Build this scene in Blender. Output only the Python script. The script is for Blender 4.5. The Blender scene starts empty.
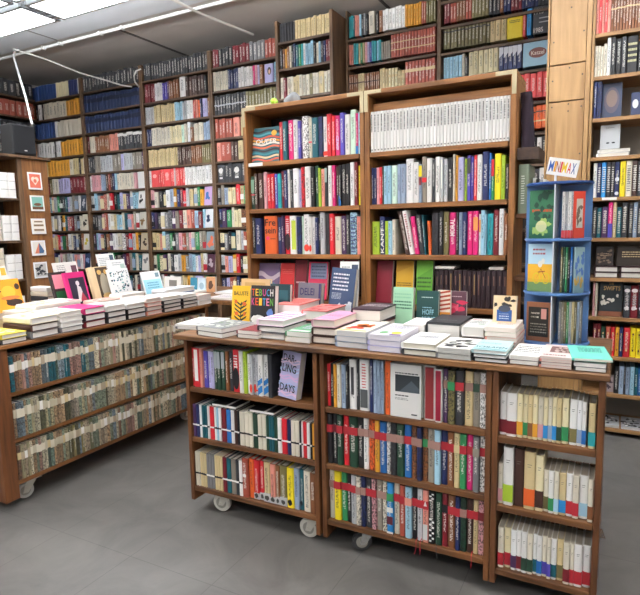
import bpy, bmesh, math, random
from mathutils import Vector, Matrix, Euler
rnd = random.Random(11)
SC = bpy.context.scene
COL = SC.collection

# ------------------------------------------------------------------ camera (metres, z up)
FPX, YAW, PITCH, ROLL, EYE = 557.5, math.radians(28.03), math.radians(7.19), math.radians(-1.18), 1.25
_F = Vector((-math.sin(YAW)*math.cos(PITCH), math.cos(YAW)*math.cos(PITCH), -math.sin(PITCH)))
_R = Vector((math.cos(YAW), math.sin(YAW), 0)); _U = _R.cross(_F)
CR = _R*math.cos(ROLL) + _U*math.sin(ROLL); CU = -_R*math.sin(ROLL) + _U*math.cos(ROLL)
O = Vector((0, 0, EYE))
def ray(px, py): return CR*((px-320)/FPX) - CU*((py-297.5)/FPX) + _F
def onY(px, py, Y): d = ray(px, py); return O + d*(Y/d.y)
def onX(px, py, X): d = ray(px, py); return O + d*(X/d.x)
def onZ(px, py, Z): d = ray(px, py); return O + d*((Z-EYE)/d.z)
cam = bpy.data.cameras.new('camera'); cam.sensor_fit = 'HORIZONTAL'; cam.sensor_width = 36; cam.lens = FPX/640*36
cam.clip_start = .05; cam.clip_end = 100
co = bpy.data.objects.new('camera', cam); COL.objects.link(co)
co.matrix_world = Matrix(((CR.x, CU.x, -_F.x, O.x), (CR.y, CU.y, -_F.y, O.y), (CR.z, CU.z, -_F.z, O.z), (0, 0, 0, 1)))
SC.camera = co

# ------------------------------------------------------------------ colours, materials
def lin(h):
    h = h.lstrip('#'); o = []
    for i in (0, 2, 4):
        c = int(h[i:i+2], 16)/255
        o.append(c/12.92 if c <= .04045 else ((c+.055)/1.055)**2.4)
    return tuple(o)
PAL = dict(w='efedea', W='dcd4c2', k='17161a', K='303136', g='77777a', G='b9bbbf', r='c8202c', R='701722', m='cf1c70', p='d9a0a6', P='452a52',
  v='4c41a0', b='1f62a6', B='1c2858', c='a3cde2', t='2a9aa2', T='125662', e='2f8450', E='1e3f2e', l='a0bc30', y='ecd422', Y='d8992f', o='de6228',
  n='80502f', N='40261f', h='d0bc8e', H='736a42', s='93a4bc', L='b8b4dc', q='cde6d4', u='a04b3a', i='dd9080', a='2a86c8', x='8a8276', z='e4d8b0', j='d64a4a', A='9a9274', C='7d8a78', D='8b98a2', F='a4886a', I='66757f', J='55553f', M='b3a28a', O='7a5c48', Q='c2b9a1', S='5f7266', U='9a766c', X='22407a')
CN = dict(w='white', W='cream', k='black', K='charcoal', g='grey', G='pale grey', r='red', R='dark red', m='magenta', p='dusty pink', P='plum', v='violet',
  b='blue', B='navy', c='light blue', t='turquoise', T='petrol blue', e='green', E='dark green', l='lime green', y='yellow', Y='ochre', o='orange',
  n='brown', N='dark brown', h='beige', H='olive', s='steel blue', L='lavender', q='mint', u='brick red', i='salmon', a='bright blue', x='taupe', z='pale yellow', j='coral red', A='khaki', C='sage', D='blue-grey', F='tan', I='slate', J='dark olive', M='sand', O='umber', Q='stone', S='moss', U='rosewood', X='royal blue')
LIN = {k: lin(v) for k, v in PAL.items()}
def lum(c): return .2126*c[0] + .7152*c[1] + .0722*c[2]
MATS = {}
def newmat(name):
    m = bpy.data.materials.new(name); m.use_nodes = True
    nt = m.node_tree; nt.nodes.clear()
    out = nt.nodes.new('ShaderNodeOutputMaterial'); b = nt.nodes.new('ShaderNodeBsdfPrincipled')
    nt.links.new(b.outputs[0], out.inputs[0]); return m, nt, b
def N(nt, t, **kw):
    n = nt.nodes.new(t)
    for k, v in kw.items():
        if k.startswith('i_'): n.inputs[int(k[2:])].default_value = v
        else: setattr(n, k, v)
    return n
def math_(nt, op, a, b=None):
    n = nt.nodes.new('ShaderNodeMath'); n.operation = op
    for i, v in enumerate((a, b)):
        if v is None: continue
        if isinstance(v, (int, float)): n.inputs[i].default_value = v
        else: nt.links.new(v, n.inputs[i])
    return n.outputs[0]
def mix(nt, f, a, b, mode='MIX'):
    n = nt.nodes.new('ShaderNodeMix'); n.data_type = 'RGBA'; n.blend_type = mode
    for i, v in ((0, f), (6, a), (7, b)):
        if isinstance(v, (int, float)): n.inputs[i].default_value = v
        elif isinstance(v, tuple): n.inputs[i].default_value = (*v[:3], 1)
        else: nt.links.new(v, n.inputs[i])
    return n.outputs[2]
def plain(hexc, rough=.6, metal=0.0):
    key = (hexc, rough, metal)
    if key not in MATS:
        m, nt, b = newmat('paint_' + hexc); b.inputs['Base Color'].default_value = (*lin(hexc), 1)
        b.inputs['Roughness'].default_value = rough; b.inputs['Metallic'].default_value = metal
        MATS[key] = m
    return MATS[key]
def wood(name, c1, c2, axis='x', rough=.55, scale=1.0):
    m, nt, b = newmat(name)
    tc = N(nt, 'ShaderNodeTexCoord'); mp = N(nt, 'ShaderNodeMapping')
    nt.links.new(tc.outputs['Object'], mp.inputs[0])
    s = [38*scale]*3; s['xyz'.index(axis)] = 3.0*scale; mp.inputs['Scale'].default_value = s
    n1 = N(nt, 'ShaderNodeTexNoise'); n1.inputs['Scale'].default_value = 1.0; n1.inputs['Detail'].default_value = 5; n1.inputs['Distortion'].default_value = .6
    nt.links.new(mp.outputs[0], n1.inputs['Vector'])
    n2 = N(nt, 'ShaderNodeTexNoise'); n2.inputs['Scale'].default_value = 4; n2.inputs['Detail'].default_value = 3
    nt.links.new(tc.outputs['Object'], n2.inputs['Vector'])
    f = math_(nt, 'ADD', math_(nt, 'MULTIPLY', n1.outputs[0], .75), math_(nt, 'MULTIPLY', n2.outputs[0], .3))
    r = N(nt, 'ShaderNodeMapRange'); r.inputs[1].default_value = .36; r.inputs[2].default_value = .72; nt.links.new(f, r.inputs[0])
    c = mix(nt, r.outputs[0], lin(c1), lin(c2)); nt.links.new(c, b.inputs['Base Color'])
    b.inputs['Roughness'].default_value = rough
    bp = N(nt, 'ShaderNodeBump'); bp.inputs['Strength'].default_value = .15; bp.inputs['Distance'].default_value = .002
    nt.links.new(n1.outputs[0], bp.inputs['Height']); nt.links.new(bp.outputs[0], b.inputs['Normal'])
    return m
def cover_material(name, patterned):
    m, nt, b = newmat(name)
    oi = N(nt, 'ShaderNodeObjectInfo'); tc = N(nt, 'ShaderNodeTexCoord'); sp = N(nt, 'ShaderNodeSeparateXYZ')
    nt.links.new(tc.outputs['Generated'], sp.inputs[0])
    rv = oi.outputs['Random']
    cv = N(nt, 'ShaderNodeCombineXYZ')
    base = oi.outputs['Color']
    if patterned:
        nt.links.new(math_(nt, 'MULTIPLY', sp.outputs[0], 4), cv.inputs[0]); nt.links.new(math_(nt, 'MULTIPLY', sp.outputs[1], 14), cv.inputs[1])
        nt.links.new(math_(nt, 'ADD', math_(nt, 'MULTIPLY', sp.outputs[2], 19), math_(nt, 'MULTIPLY', rv, 90)), cv.inputs[2])
        v = N(nt, 'ShaderNodeTexNoise'); v.inputs['Scale'].default_value = 1; v.inputs['Detail'].default_value = 2; v.inputs['Distortion'].default_value = 1.2
        nt.links.new(cv.outputs[0], v.inputs['Vector'])
        g = N(nt, 'ShaderNodeMapRange'); g.inputs[1].default_value = .49; g.inputs[2].default_value = .55; nt.links.new(v.outputs[0], g.inputs[0])
        dark = mix(nt, .82, base, (.012, .011, .012))
        base = mix(nt, g.outputs[0], base, dark)
    else:
        nt.links.new(math_(nt, 'MULTIPLY', sp.outputs[0], 3.5), cv.inputs[0])
        nt.links.new(math_(nt, 'ADD', math_(nt, 'MULTIPLY', sp.outputs[2], 62), math_(nt, 'MULTIPLY', rv, 300)), cv.inputs[2])
        v = N(nt, 'ShaderNodeTexNoise'); v.inputs['Scale'].default_value = 1; v.inputs['Detail'].default_value = 1
        nt.links.new(cv.outputs[0], v.inputs['Vector'])
        ink = math_(nt, 'GREATER_THAN', v.outputs[0], .5)
        for lo, out_ in ((.27, 0), (.73, 0)): pass
        mx = math_(nt, 'LESS_THAN', math_(nt, 'ABSOLUTE', math_(nt, 'SUBTRACT', sp.outputs[0], .5)), .2)
        my = math_(nt, 'LESS_THAN', sp.outputs[1], .03)
        z0 = math_(nt, 'ADD', math_(nt, 'MULTIPLY', rv, .28), .1)
        z1 = math_(nt, 'SUBTRACT', .93, math_(nt, 'MULTIPLY', math_(nt, 'FRACT', math_(nt, 'MULTIPLY', rv, 7.3)), .22))
        mz = math_(nt, 'MULTIPLY', math_(nt, 'GREATER_THAN', sp.outputs[2], z0), math_(nt, 'LESS_THAN', sp.outputs[2], z1))
        mask = math_(nt, 'MULTIPLY', math_(nt, 'MULTIPLY', mx, my), math_(nt, 'MULTIPLY', mz, ink))
        al = oi.outputs['Alpha']
        mask = math_(nt, 'MULTIPLY', mask, math_(nt, 'GREATER_THAN', al, .25))
        inkc = mix(nt, math_(nt, 'GREATER_THAN', al, .75), (.02, .02, .022), (.8, .77, .7))
        base = mix(nt, math_(nt, 'MULTIPLY', mask, .7), base, inkc)
    nt.links.new(base, b.inputs['Base Color']); b.inputs['Roughness'].default_value = .48
    return m
def page_material():
    m, nt, b = newmat('page_edges')
    tc = N(nt, 'ShaderNodeTexCoord'); sp = N(nt, 'ShaderNodeSeparateXYZ'); nt.links.new(tc.outputs['Generated'], sp.inputs[0])
    cv = N(nt, 'ShaderNodeCombineXYZ'); nt.links.new(math_(nt, 'MULTIPLY', sp.outputs[0], 28), cv.inputs[0]); nt.links.new(math_(nt, 'MULTIPLY', sp.outputs[2], 1.5), cv.inputs[2])
    v = N(nt, 'ShaderNodeTexNoise'); v.inputs['Scale'].default_value = 1; nt.links.new(cv.outputs[0], v.inputs['Vector'])
    oi = N(nt, 'ShaderNodeObjectInfo')
    c = mix(nt, v.outputs[0], mix(nt, 1.0, oi.outputs['Color'], (.7, .68, .64), 'MULTIPLY'), oi.outputs['Color'])
    nt.links.new(c, b.inputs['Base Color']); b.inputs['Roughness'].default_value = .8
    return m
M_COVER = cover_material('cover_printed', False); M_PATT = cover_material('cover_patterned', True); M_PAGE = page_material()
M_LABEL, _nt, _b = newmat('spine_label'); _oi = N(_nt, 'ShaderNodeObjectInfo'); _nt.links.new(_oi.outputs['Color'], _b.inputs['Base Color'])
W_TALL = wood('wood_tall', '68411f', 'a8713a', 'x'); W_TALLV = wood('wood_tall_upright', '68411f', 'a8713a', 'z')
W_TROL = wood('wood_trolley', '42260f', '7c5029', 'x'); W_TROLV = wood('wood_trolley_upright', '45260f', '7d4e29', 'z')
W_TOP = wood('wood_worktop', '4a2f19', '835a33', 'x')
W_TAB = wood('wood_table', '52300f', '8c5d33', 'y'); W_TABV = wood('wood_table_upright', '4d2a14', '804f29', 'z')
W_DARK = wood('wood_wall_shelf', '3d2c20', '6a5038', 'x'); W_DARKV = wood('wood_wall_upright', '4a3626', '785a3f', 'z')
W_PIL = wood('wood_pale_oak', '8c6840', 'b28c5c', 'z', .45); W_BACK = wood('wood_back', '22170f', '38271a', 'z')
W_RS = wood('wood_right_shelf', '7d5a36', 'ab8050', 'x')
METAL = plain('c9c5b8', .35, .8); CHROME = plain('d8d8d8', .2, 1.0)

# ------------------------------------------------------------------ mesh helpers
def mesh_obj(name, bm, mat, parent=None, smooth=False):
    me = bpy.data.meshes.new(name); bm.normal_update(); bm.to_mesh(me); bm.free()
    for m in (mat if isinstance(mat, (list, tuple)) else [mat]): me.materials.append(m)
    if smooth:
        for p in me.polygons: p.use_smooth = True
    o = bpy.data.objects.new(name, me); COL.objects.link(o)
    if parent is not None: o.parent = parent
    return o
def box_bm(lo, hi, bev=0.0, bm=None):
    bm = bm or bmesh.new(); r = bmesh.ops.create_cube(bm, size=1)['verts']
    for v in r: v.co = Vector([lo[i] + (v.co[i]+.5)*(hi[i]-lo[i]) for i in range(3)])
    if bev: bmesh.ops.bevel(bm, geom=list({e for v in r for e in v.link_edges}), offset=bev, segments=1, affect='EDGES')
    return bm
def bx(name, lo, hi, mat, parent=None, bev=.0015): return mesh_obj(name, box_bm(lo, hi, bev), mat, parent)
def cyl_bm(p0, p1, r0, r1=None, seg=20, bm=None, cap=True):
    bm = bm or bmesh.new(); r1 = r0 if r1 is None else r1
    p0, p1 = Vector(p0), Vector(p1); d = p1-p0
    M = Matrix.Translation((p0+p1)/2) @ d.to_track_quat('Z', 'Y').to_matrix().to_4x4()
    bmesh.ops.create_cone(bm, segments=seg, radius1=r0, radius2=r1, depth=d.length, matrix=M, cap_ends=cap); return bm
def tube_bm(pts, r, seg=8, bm=None):
    bm = bm or bmesh.new(); pts = [Vector(p) for p in pts]; rings = []
    for i, p in enumerate(pts):
        t = (pts[min(i+1, len(pts)-1)] - pts[max(i-1, 0)]).normalized()
        q = t.to_track_quat('Z', 'Y')
        rings.append([bm.verts.new(p + q @ Vector((r*math.cos(2*math.pi*k/seg), r*math.sin(2*math.pi*k/seg), 0))) for k in range(seg)])
    for a, b in zip(rings, rings[1:]):
        for k in range(seg): bm.faces.new((a[k], a[(k+1) % seg], b[(k+1) % seg], b[k]))
    bm.faces.new(rings[0][::-1]); bm.faces.new(rings[-1]); return bm
def tag(o, label, cat, group=None, kind=None):
    if label: o['label'] = label
    if cat: o['category'] = cat
    if group: o['group'] = group
    if kind: o['kind'] = kind
    return o
def empty(name, loc, label, cat, group=None, rz=0):
    o = bpy.data.objects.new(name, None); COL.objects.link(o); o.location = loc; o.rotation_euler = (0, 0, rz); o.empty_display_size = .1
    return tag(o, label, cat, group)
def struct(o): o['kind'] = 'structure'; return o
def wbox(name, lo, hi, mat, root, bev=.0015):      # world-coordinate box parented to an unrotated root
    L = root.location; return bx(name, [lo[i]-L[i] for i in range(3)], [hi[i]-L[i] for i in range(3)], mat, root, bev)

# ------------------------------------------------------------------ books: unit mesh, x = thickness, y = spine to fore edge, z = height
def cover_bm(b, ins, bm=None):
    bm = bm or bmesh.new()
    prof = [(-.5, 1), (-.5, .045), (-.40, .012), (-.2, 0), (.2, 0), (.40, .012), (.5, .045), (.5, 1), (.5-b, 1), (.5-b, .07), (-.5+b, .07), (-.5+b, 1)]
    lo = [bm.verts.new((x, y, 0)) for x, y in prof]; hi = [bm.verts.new((x, y, 1)) for x, y in prof]
    n = len(prof)
    for i in range(n): bm.faces.new((lo[i], lo[(i+1) % n], hi[(i+1) % n], hi[i]))
    for q in ((0, 1, 10, 11), (1, 2, 3, 4, 5, 6, 9, 10), (6, 7, 8, 9)):
        bm.faces.new([hi[i] for i in q]); bm.faces.new([lo[i] for i in q][::-1])
    bmesh.ops.recalc_face_normals(bm, faces=bm.faces[:]); return bm
def unit_mesh(name, bm, mats):
    me = bpy.data.meshes.new(name); bm.to_mesh(me); bm.free()
    for m in mats: me.materials.append(m)
    return me
def pages_box(b, ins, bm=None): return box_bm((-.5+b, .068, ins), (.5-b, 1-ins*1.2-.002, 1-ins), 0, bm)
def whole_bm(b, ins):
    bm = cover_bm(b, ins); n = len(bm.faces); pages_box(b, ins, bm); bm.faces.ensure_lookup_table()
    for f in bm.faces[n:]: f.material_index = 1
    return bm
KIND = {}
for kn, b, ins in (('hard', .11, .018), ('soft', .05, .002), ('thin', .2, .008)):
    KIND[kn] = dict(cover=unit_mesh('book_cover_'+kn, cover_bm(b, ins), [M_COVER]), patt=unit_mesh('book_cover_patterned_'+kn, cover_bm(b, ins), [M_PATT]),
      pages=unit_mesh('page_block_'+kn, pages_box(b, ins), [M_PAGE]), small=unit_mesh('small_book_'+kn, whole_bm(b, ins), [M_COVER, M_PAGE]),
      smallp=unit_mesh('small_book_patterned_'+kn, whole_bm(b, ins), [M_PATT, M_PAGE]))
LABELS = {}
def label_mesh(z0, z1):
    k = (round(z0, 3), round(z1, 3))
    if k not in LABELS: LABELS[k] = unit_mesh('spine_label', box_bm((-.507, -.006, z0), (.507, .05, z1)), [M_LABEL])
    return LABELS[k]
BASE = dict(stand=Matrix.Identity(3), face=Matrix(((0, 1, 0), (-1, 0, 0), (0, 0, 1))), lie=Matrix(((0, 1, 0), (0, 0, 1), (1, 0, 0))))
class Frame:                                       # 'A': front faces -y at a given y; 'B': front faces +x at a given x
    def __init__(s, kind, c): s.kind, s.c, s.yaw = kind, c, (0 if kind == 'A' else math.pi/2)
    def world(s, a, d, z): return Vector((a, s.c+d, z)) if s.kind == 'A' else Vector((s.c-d, a, z))
    def s(s_, px, py): return onY(px, py, s_.c).x if s_.kind == 'A' else onX(px, py, s_.c).y
    def z(s_, px, py): return onY(px, py, s_.c).z if s_.kind == 'A' else onX(px, py, s_.c).z
def book(name, mode, fr, a, d, z, t, w, h, colour, kind='soft', label=None, cat='book', group=None, patt=False, small=False, ink=None,
         page=(.80, .77, .70), rot=0.0, tilt=0.0, lean=0.0):
    K = KIND[kind]; me = K[('smallp' if patt else 'small') if small else ('patt' if patt else 'cover')]
    o = bpy.data.objects.new(name, me); COL.objects.link(o)
    c = LIN[colour] if len(colour) == 1 else lin(colour)
    j = rnd.uniform(.65, 1.5) if kind == 'thin' else rnd.uniform(.88, 1.1); c = tuple(min(.9, x*j) for x in c)
    o.color = (*c, (1.0 if lum(c) < .22 else .5) if ink is None else ink)
    M3 = Matrix.Rotation(fr.yaw+rot, 3, 'Z') @ Matrix.Rotation(tilt, 3, 'X') @ Matrix.Rotation(lean, 3, 'Y') @ BASE[mode]
    o.rotation_euler = M3.to_euler(); o.scale = (t, w, h)
    o.location = fr.world(a, d, z)
    if label: tag(o, label, cat, group)
    if not small:
        p = bpy.data.objects.new('page_block', K['pages']); COL.objects.link(p); p.parent = o; p.color = (*page, 1)
    return o
def band(o, z0, z1, colour):
    p = bpy.data.objects.new('spine_label', label_mesh(z0, z1)); COL.objects.link(p); p.parent = o
    c = lin('a8242f') if colour == 'r' else LIN[colour] if len(colour) == 1 else lin(colour); p.color = (*c, 1); return p
# prints on a cover: u from spine to fore edge, v up; on a spine: u across, v up
TXT = {}
def text_geo(s):
    if s not in TXT:
        cu = bpy.data.curves.new('t', 'FONT'); cu.body = s; cu.align_x = 'CENTER'; cu.space_line = .8; cu.resolution_u = 2; cu.offset = .012
        ob = bpy.data.objects.new('t', cu); COL.objects.link(ob)
        dg = bpy.context.evaluated_depsgraph_get(); me = bpy.data.meshes.new_from_object(ob.evaluated_get(dg))
        vs = [v.co.copy() for v in me.vertices]; fs = [tuple(p.vertices) for p in me.polygons]
        x0, x1 = min(v.x for v in vs), max(v.x for v in vs); y0, y1 = min(v.y for v in vs), max(v.y for v in vs)
        TXT[s] = ([((v.x-x0)/(x1-x0), (v.y-y0)/(y1-y0)) for v in vs], fs)
        bpy.data.objects.remove(ob); bpy.data.curves.remove(cu); bpy.data.meshes.remove(me)
    return TXT[s]
def put(root, name, uv, fs, hexc, side, lift):
    t, w, h = root.scale
    if side == 'front': co_ = [(.5 + lift/t, u, v) for u, v in uv]
    elif side == 'spine': co_ = [(u-.5, -lift/w, v) for u, v in uv]
    me = bpy.data.meshes.new(name); me.from_pydata(co_, [], fs); me.materials.append(plain(PAL.get(hexc, hexc), .55))
    o = bpy.data.objects.new(name, me); COL.objects.link(o); o.parent = root; return o
def rects(root, name, rs, hexc, side='front', lift=.0006):
    uv, fs = [], []
    for r in rs:
        n = len(uv)
        if not isinstance(r[0], tuple): r = ((r[0], r[1]), (r[2], r[1]), (r[2], r[3]), (r[0], r[3]))
        uv += list(r); fs.append(tuple(range(n, n+len(r))))
    return put(root, name, uv, fs, hexc, side, lift)
def ell(u, v, a, b, n=18, wob=0, seed=1):
    q = random.Random(seed); return tuple((u+a*math.cos(k*2*math.pi/n)*(1+wob*(q.random()-.5)), v+b*math.sin(k*2*math.pi/n)*(1+wob*(q.random()-.5))) for k in range(n))
def wave(v, amp, th, k=3, ph=0, n=16):
    up = [(i/n, v+amp*math.sin(k*2*math.pi*i/n+ph)+th) for i in range(n+1)]; dn = [(i/n, v+amp*math.sin(k*2*math.pi*i/n+ph)) for i in range(n+1)]
    return tuple(dn + up[::-1])
def text(root, s, u0, v0, u1, v1, hexc, name='cover_title', side='front', lift=.0011, turn=False):
    g, fs = text_geo(s)
    uv = [(u0+(1-y if turn else x)*(u1-u0), v0+(x if turn else y)*(v1-v0)) for x, y in g]
    return put(root, name, uv, fs, hexc, side, lift)
def lines(root, u0, v0, u1, v1, n, hexc, seed=1, name='cover_text', side='front'):
    q = random.Random(seed); rs = []; dv = (v1-v0)/n
    for i in range(n):
        u = u0
        while u < u1-.02:
            l = q.uniform(.03, .11); rs.append((u, v0+i*dv, min(u1, u+l), v0+i*dv+dv*.42)); u += l+.018
        
    return rects(root, name, rs, hexc, side)
def vtext(root, u0, v0, u1, v1, hexc, seed=1, rowsn=1, name='spine_title', side='spine'):
    q = random.Random(seed); rs = []; du = (u1-u0)/rowsn
    for i in range(rowsn):
        v = v0
        while v < v1-.01: l = q.uniform(.012, .05); rs.append((u0+i*du, v, u0+i*du+du*.75, min(v1, v+l))); v += l+q.choice((.008, .008, .02))
    return rects(root, name, rs, hexc, side, .0012)
def blobs(root, name, hexc, u0, v0, u1, v1, n, size, seed, lift=.0008):
    q = random.Random(seed); return rects(root, name, [ell(q.uniform(u0, u1), q.uniform(v0, v1), size*q.uniform(.5, 1.3), size*q.uniform(.4, 1)*.8, 9, .7, seed*31+i) for i in range(n)], hexc, 'front', lift)
ORD = ['first', 'second', 'third', 'fourth', 'fifth', 'sixth', 'seventh', 'eighth', 'ninth', 'tenth', 'eleventh', 'twelfth', 'thirteenth', 'fourteenth', 'fifteenth', 'sixteenth', 'seventeenth', 'eighteenth', 'nineteenth']
_T = ['twent', 'thirt', 'fort', 'fift', 'sixt', 'sevent', 'eight', 'ninet']
def ordinal(n):                                    # 1-based
    if n < 20: return ORD[n-1]
    a, b = divmod(n, 10); return _T[a-2] + ('ieth' if b == 0 else 'y-' + ORD[b-1])
# ---- a row of standing books. tokens: colour, width in photo pixels, optional /height(cm), +label colour, *patterned, ~lean degrees, _gap
def parse(tok):
    d = dict(c=tok[0], h=None, lab=None, patt=False, lean=0.0, w=0.0); i = 1; s = ''
    while i < len(tok) and (tok[i].isdigit() or tok[i] == '.'): s += tok[i]; i += 1
    d['w'] = float(s or 4)
    while i < len(tok):
        c = tok[i]; i += 1
        if c == '+': d['lab'] = tok[i]; i += 1
        elif c == '*': d['patt'] = True
        else:
            s = ''
            while i < len(tok) and (tok[i].isdigit() or tok[i] in '.-'): s += tok[i]; i += 1
            d['h' if c == '/' else 'lean'] = float(s)
    return d
def row(fr, px, tokens, py, z, h, w, name, noun, where, group, kind='soft', zone=None, small=False, setback=(.006, .02), jit=.03, hook=None, ink=None, autoband=None, page=(.80, .77, .70), span=None, cat='book', px1=None, lim=None, fill=.965, hmax=9):
    out = []; n = 0; zz = z+.001
    if not span and (px1 or lim):
        tot = sum(parse(q)['w'] for q in tokens.split()); e = px1 or px+tot
        span_px = (px, e); a, b_ = fr.s(px, py), fr.s(e, py)
        la, lb = lim or (a, b_); A, B = max(a, la+.0008), min(b_, lb-.0008)
        p0 = px; fs = lambda p, y: A+(B-A)*(fr.s(p0+(p-p0)*(e-p0)/tot, y)-a)/(b_-a)
    elif span: tot = sum(parse(q)['w'] for q in tokens.split()); px = 0; fs = lambda p, y: span[0]+(span[1]-span[0])*p/tot
    else: fs = fr.s
    for tok in tokens.split():
        d = parse(tok); a0 = fs(px, py); px += d['w']; a1 = fs(px, py)
        if d['c'] == '_': continue
        n += 1; t = (a1-a0)*fill
        hh = min(hmax, d['h']/100 if d['h'] else h*(1+rnd.uniform(-jit, jit))); ww = w*rnd.uniform(.95, 1.05)
        desc = CN[d['c']] + (' patterned' if d['patt'] else '') 
        lab = f"{desc} {noun}, {ordinal(n)} from left on {where}"
        lr = math.radians(d['lean'])
        cx = (a0+a1)/2
        o = book(name, 'stand', fr, cx, rnd.uniform(*setback), zz, t, ww, hh, d['c'], kind, lab, 'book', group, d['patt'], small, 0.0 if (d['w'] > 9 and ink is None) else ink, page)
        if lr:
            M3 = Matrix.Rotation(fr.yaw, 3, 'Z') @ Matrix.Rotation(-lr, 3, 'Y')
            o.rotation_euler = M3.to_euler(); off = Vector((math.cos(lr)*t/2, 0, 0))
            o.location.x = a0 + off.x; o.location.z = zz + math.sin(lr)*t/2
        if not small:
            if d['lab'] and zone: band(o, zone[0], zone[1], d['lab'])
            if autoband:
                c = LIN[d['c']]; band(o, autoband[0]+rnd.uniform(-.004, .004), autoband[1], 'w' if lum(c) < .3 else 'k')
        if hook: hook(n, d, o)
        out.append(o)
    return out
def randrow(seed, pal, total, wmin, wmax, facep=0):
    q = random.Random(seed); s = []; a = 0
    while a < total-wmin:
        w = min(q.uniform(wmin, wmax), total-a); a += w
        if q.random() < .09 and total-a > 6: g = q.uniform(.6, 1.6); a += g; s.append(f'_{g:.2f}')
        s.append(f"{q.choice(pal)}{w:.2f}" + ('*' if q.random() < .06 else ''))
    return ' '.join(s)
def face(name, fr, s0, s1, z0, z1, d, t, colour, label, tilt=-6, rot=0, kind='soft', group=None, cat='book', small=False, page=(.80, .77, .70), lean=0):
    h = (z1-z0)/math.cos(math.radians(tilt)); 
    o = book(name, 'face', fr, s0, d+t/2, z0+.001+t*.5*abs(math.sin(math.radians(tilt))), t, s1-s0, h, colour, kind, label, cat, group, ink=0.0, tilt=math.radians(tilt), rot=math.radians(rot), page=page, lean=math.radians(lean))
    if lean > 0: o.location.z += (s1-s0)*math.sin(math.radians(lean))
    return o
def facepx(name, fr, x0, x1, yt, yb, d, t, colour, label, **kw):
    f2 = Frame(fr.kind, fr.c+d if fr.kind == 'A' else fr.c-d); ym = (yt+yb)/2; xm = (x0+x1)/2
    zb = kw.pop('zb', None)
    return face(name, f2, f2.s(x0, ym), f2.s(x1, ym), f2.z(xm, yb) if zb is None else zb, f2.z(xm, yt), 0, t, colour, label, **kw)
def stackpx(fr, x0, x1, yt, yb, zt, n, depth, cols, label, rot=0, page=(.88, .86, .83), kind='soft', d=None, group=None, gap=0):
    """books lying on a table; front lower edge seen at (x0, yb)-(x1, yb); returns the top book"""
    if d is None:
        P = onZ(x0, yb, zt); d = (P.y-fr.c) if fr.kind == 'A' else (fr.c-P.x); d = max(d, .004)
    f2 = Frame(fr.kind, fr.c+d if fr.kind == 'A' else fr.c-d)
    s0, s1 = f2.s(x0, yb), f2.s(x1, yb); ztop = f2.z(x0, yt) if fr.kind == 'A' else f2.z((x0+x1)/2, yt)
    t = max(.008, (ztop-zt)/n); top = None
    for i in range(n):
        c = cols[min(i, len(cols)-1)] if i == n-1 and len(cols) > 1 else cols[i % len(cols)]; last = i == n-1
        if not last and c == 'w': c = rnd.choice('KKNgww')  # dark covers stand in for the shadow gaps between stacked books
        if ' on top of the ' in label: low = f"{ordinal(n-i)} book down in the {label.split(' on top of the ')[1]}"
        elif ' lying ' in label: low = f"{ordinal(n-i)} book down of those lying {label.split(' lying ')[1]}"
        else: low = f"book under the {label}"
        lab = label if last else low
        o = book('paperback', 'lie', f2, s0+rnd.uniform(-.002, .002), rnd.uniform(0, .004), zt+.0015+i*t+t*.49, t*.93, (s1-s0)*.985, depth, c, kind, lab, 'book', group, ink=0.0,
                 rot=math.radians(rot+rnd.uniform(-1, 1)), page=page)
        top = o
    return top
#==SPLIT==
# ------------------------------------------------------------------ setting
def floor_material():
    m, nt, b = newmat('floor_tiles'); tc = N(nt, 'ShaderNodeTexCoord'); sp = N(nt, 'ShaderNodeSeparateXYZ'); nt.links.new(tc.outputs['Object'], sp.inputs[0])
    br = N(nt, 'ShaderNodeTexBrick'); br.offset = 0; br.inputs['Scale'].default_value = 1; br.inputs['Mortar Size'].default_value = .0016; br.inputs['Brick Width'].default_value = .412; br.inputs['Row Height'].default_value = .83
    mp = N(nt, 'ShaderNodeMapping'); mp.inputs['Location'].default_value = (1.68+.412*20, -1.485+.83*12, 0); nt.links.new(tc.outputs['Object'], mp.inputs[0]); nt.links.new(mp.outputs[0], br.inputs['Vector'])
    br.inputs['Color1'].default_value = (1, 1, 1, 1); br.inputs['Color2'].default_value = (.93, .93, .93, 1); br.inputs['Mortar'].default_value = (.62, .62, .62, 1)
    n1 = N(nt, 'ShaderNodeTexNoise'); n1.inputs['Scale'].default_value = 3.2; n1.inputs['Detail'].default_value = 8; n1.inputs['Roughness'].default_value = .62; n1.inputs['Distortion'].default_value = .8
    nt.links.new(tc.outputs['Object'], n1.inputs['Vector'])
    r = N(nt, 'ShaderNodeMapRange'); r.inputs[1].default_value = .3; r.inputs[2].default_value = .72; nt.links.new(n1.outputs[0], r.inputs[0])
    c = mix(nt, r.outputs[0], lin('535250'), lin('6f6d6a')); c = mix(nt, 1.0, c, br.outputs[0], 'MULTIPLY'); nt.links.new(c, b.inputs['Base Color'])
    b.inputs['Roughness'].default_value = .42; return m
def plaster(name, a, bcol):
    m, nt, b = newmat(name); tc = N(nt, 'ShaderNodeTexCoord'); n1 = N(nt, 'ShaderNodeTexNoise'); n1.inputs['Scale'].default_value = 2.5; n1.inputs['Detail'].default_value = 4
    nt.links.new(tc.outputs['Object'], n1.inputs['Vector']); nt.links.new(mix(nt, n1.outputs[0], lin(a), lin(bcol)), b.inputs['Base Color']); b.inputs['Roughness'].default_value = .85; return m
CEIL = 3.2; FLOOR = -.05
P_WALL = plaster('wall_plaster', '8d8880', 'a39d94')
struct(bx('floor', (-7.2, -3.2, -.15), (2.6, 5.4, FLOOR), floor_material(), bev=0))
struct(bx('wall_back', (-7.2, 5.22, FLOOR), (2.6, 5.4, CEIL+.1), P_WALL, bev=0))
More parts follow.
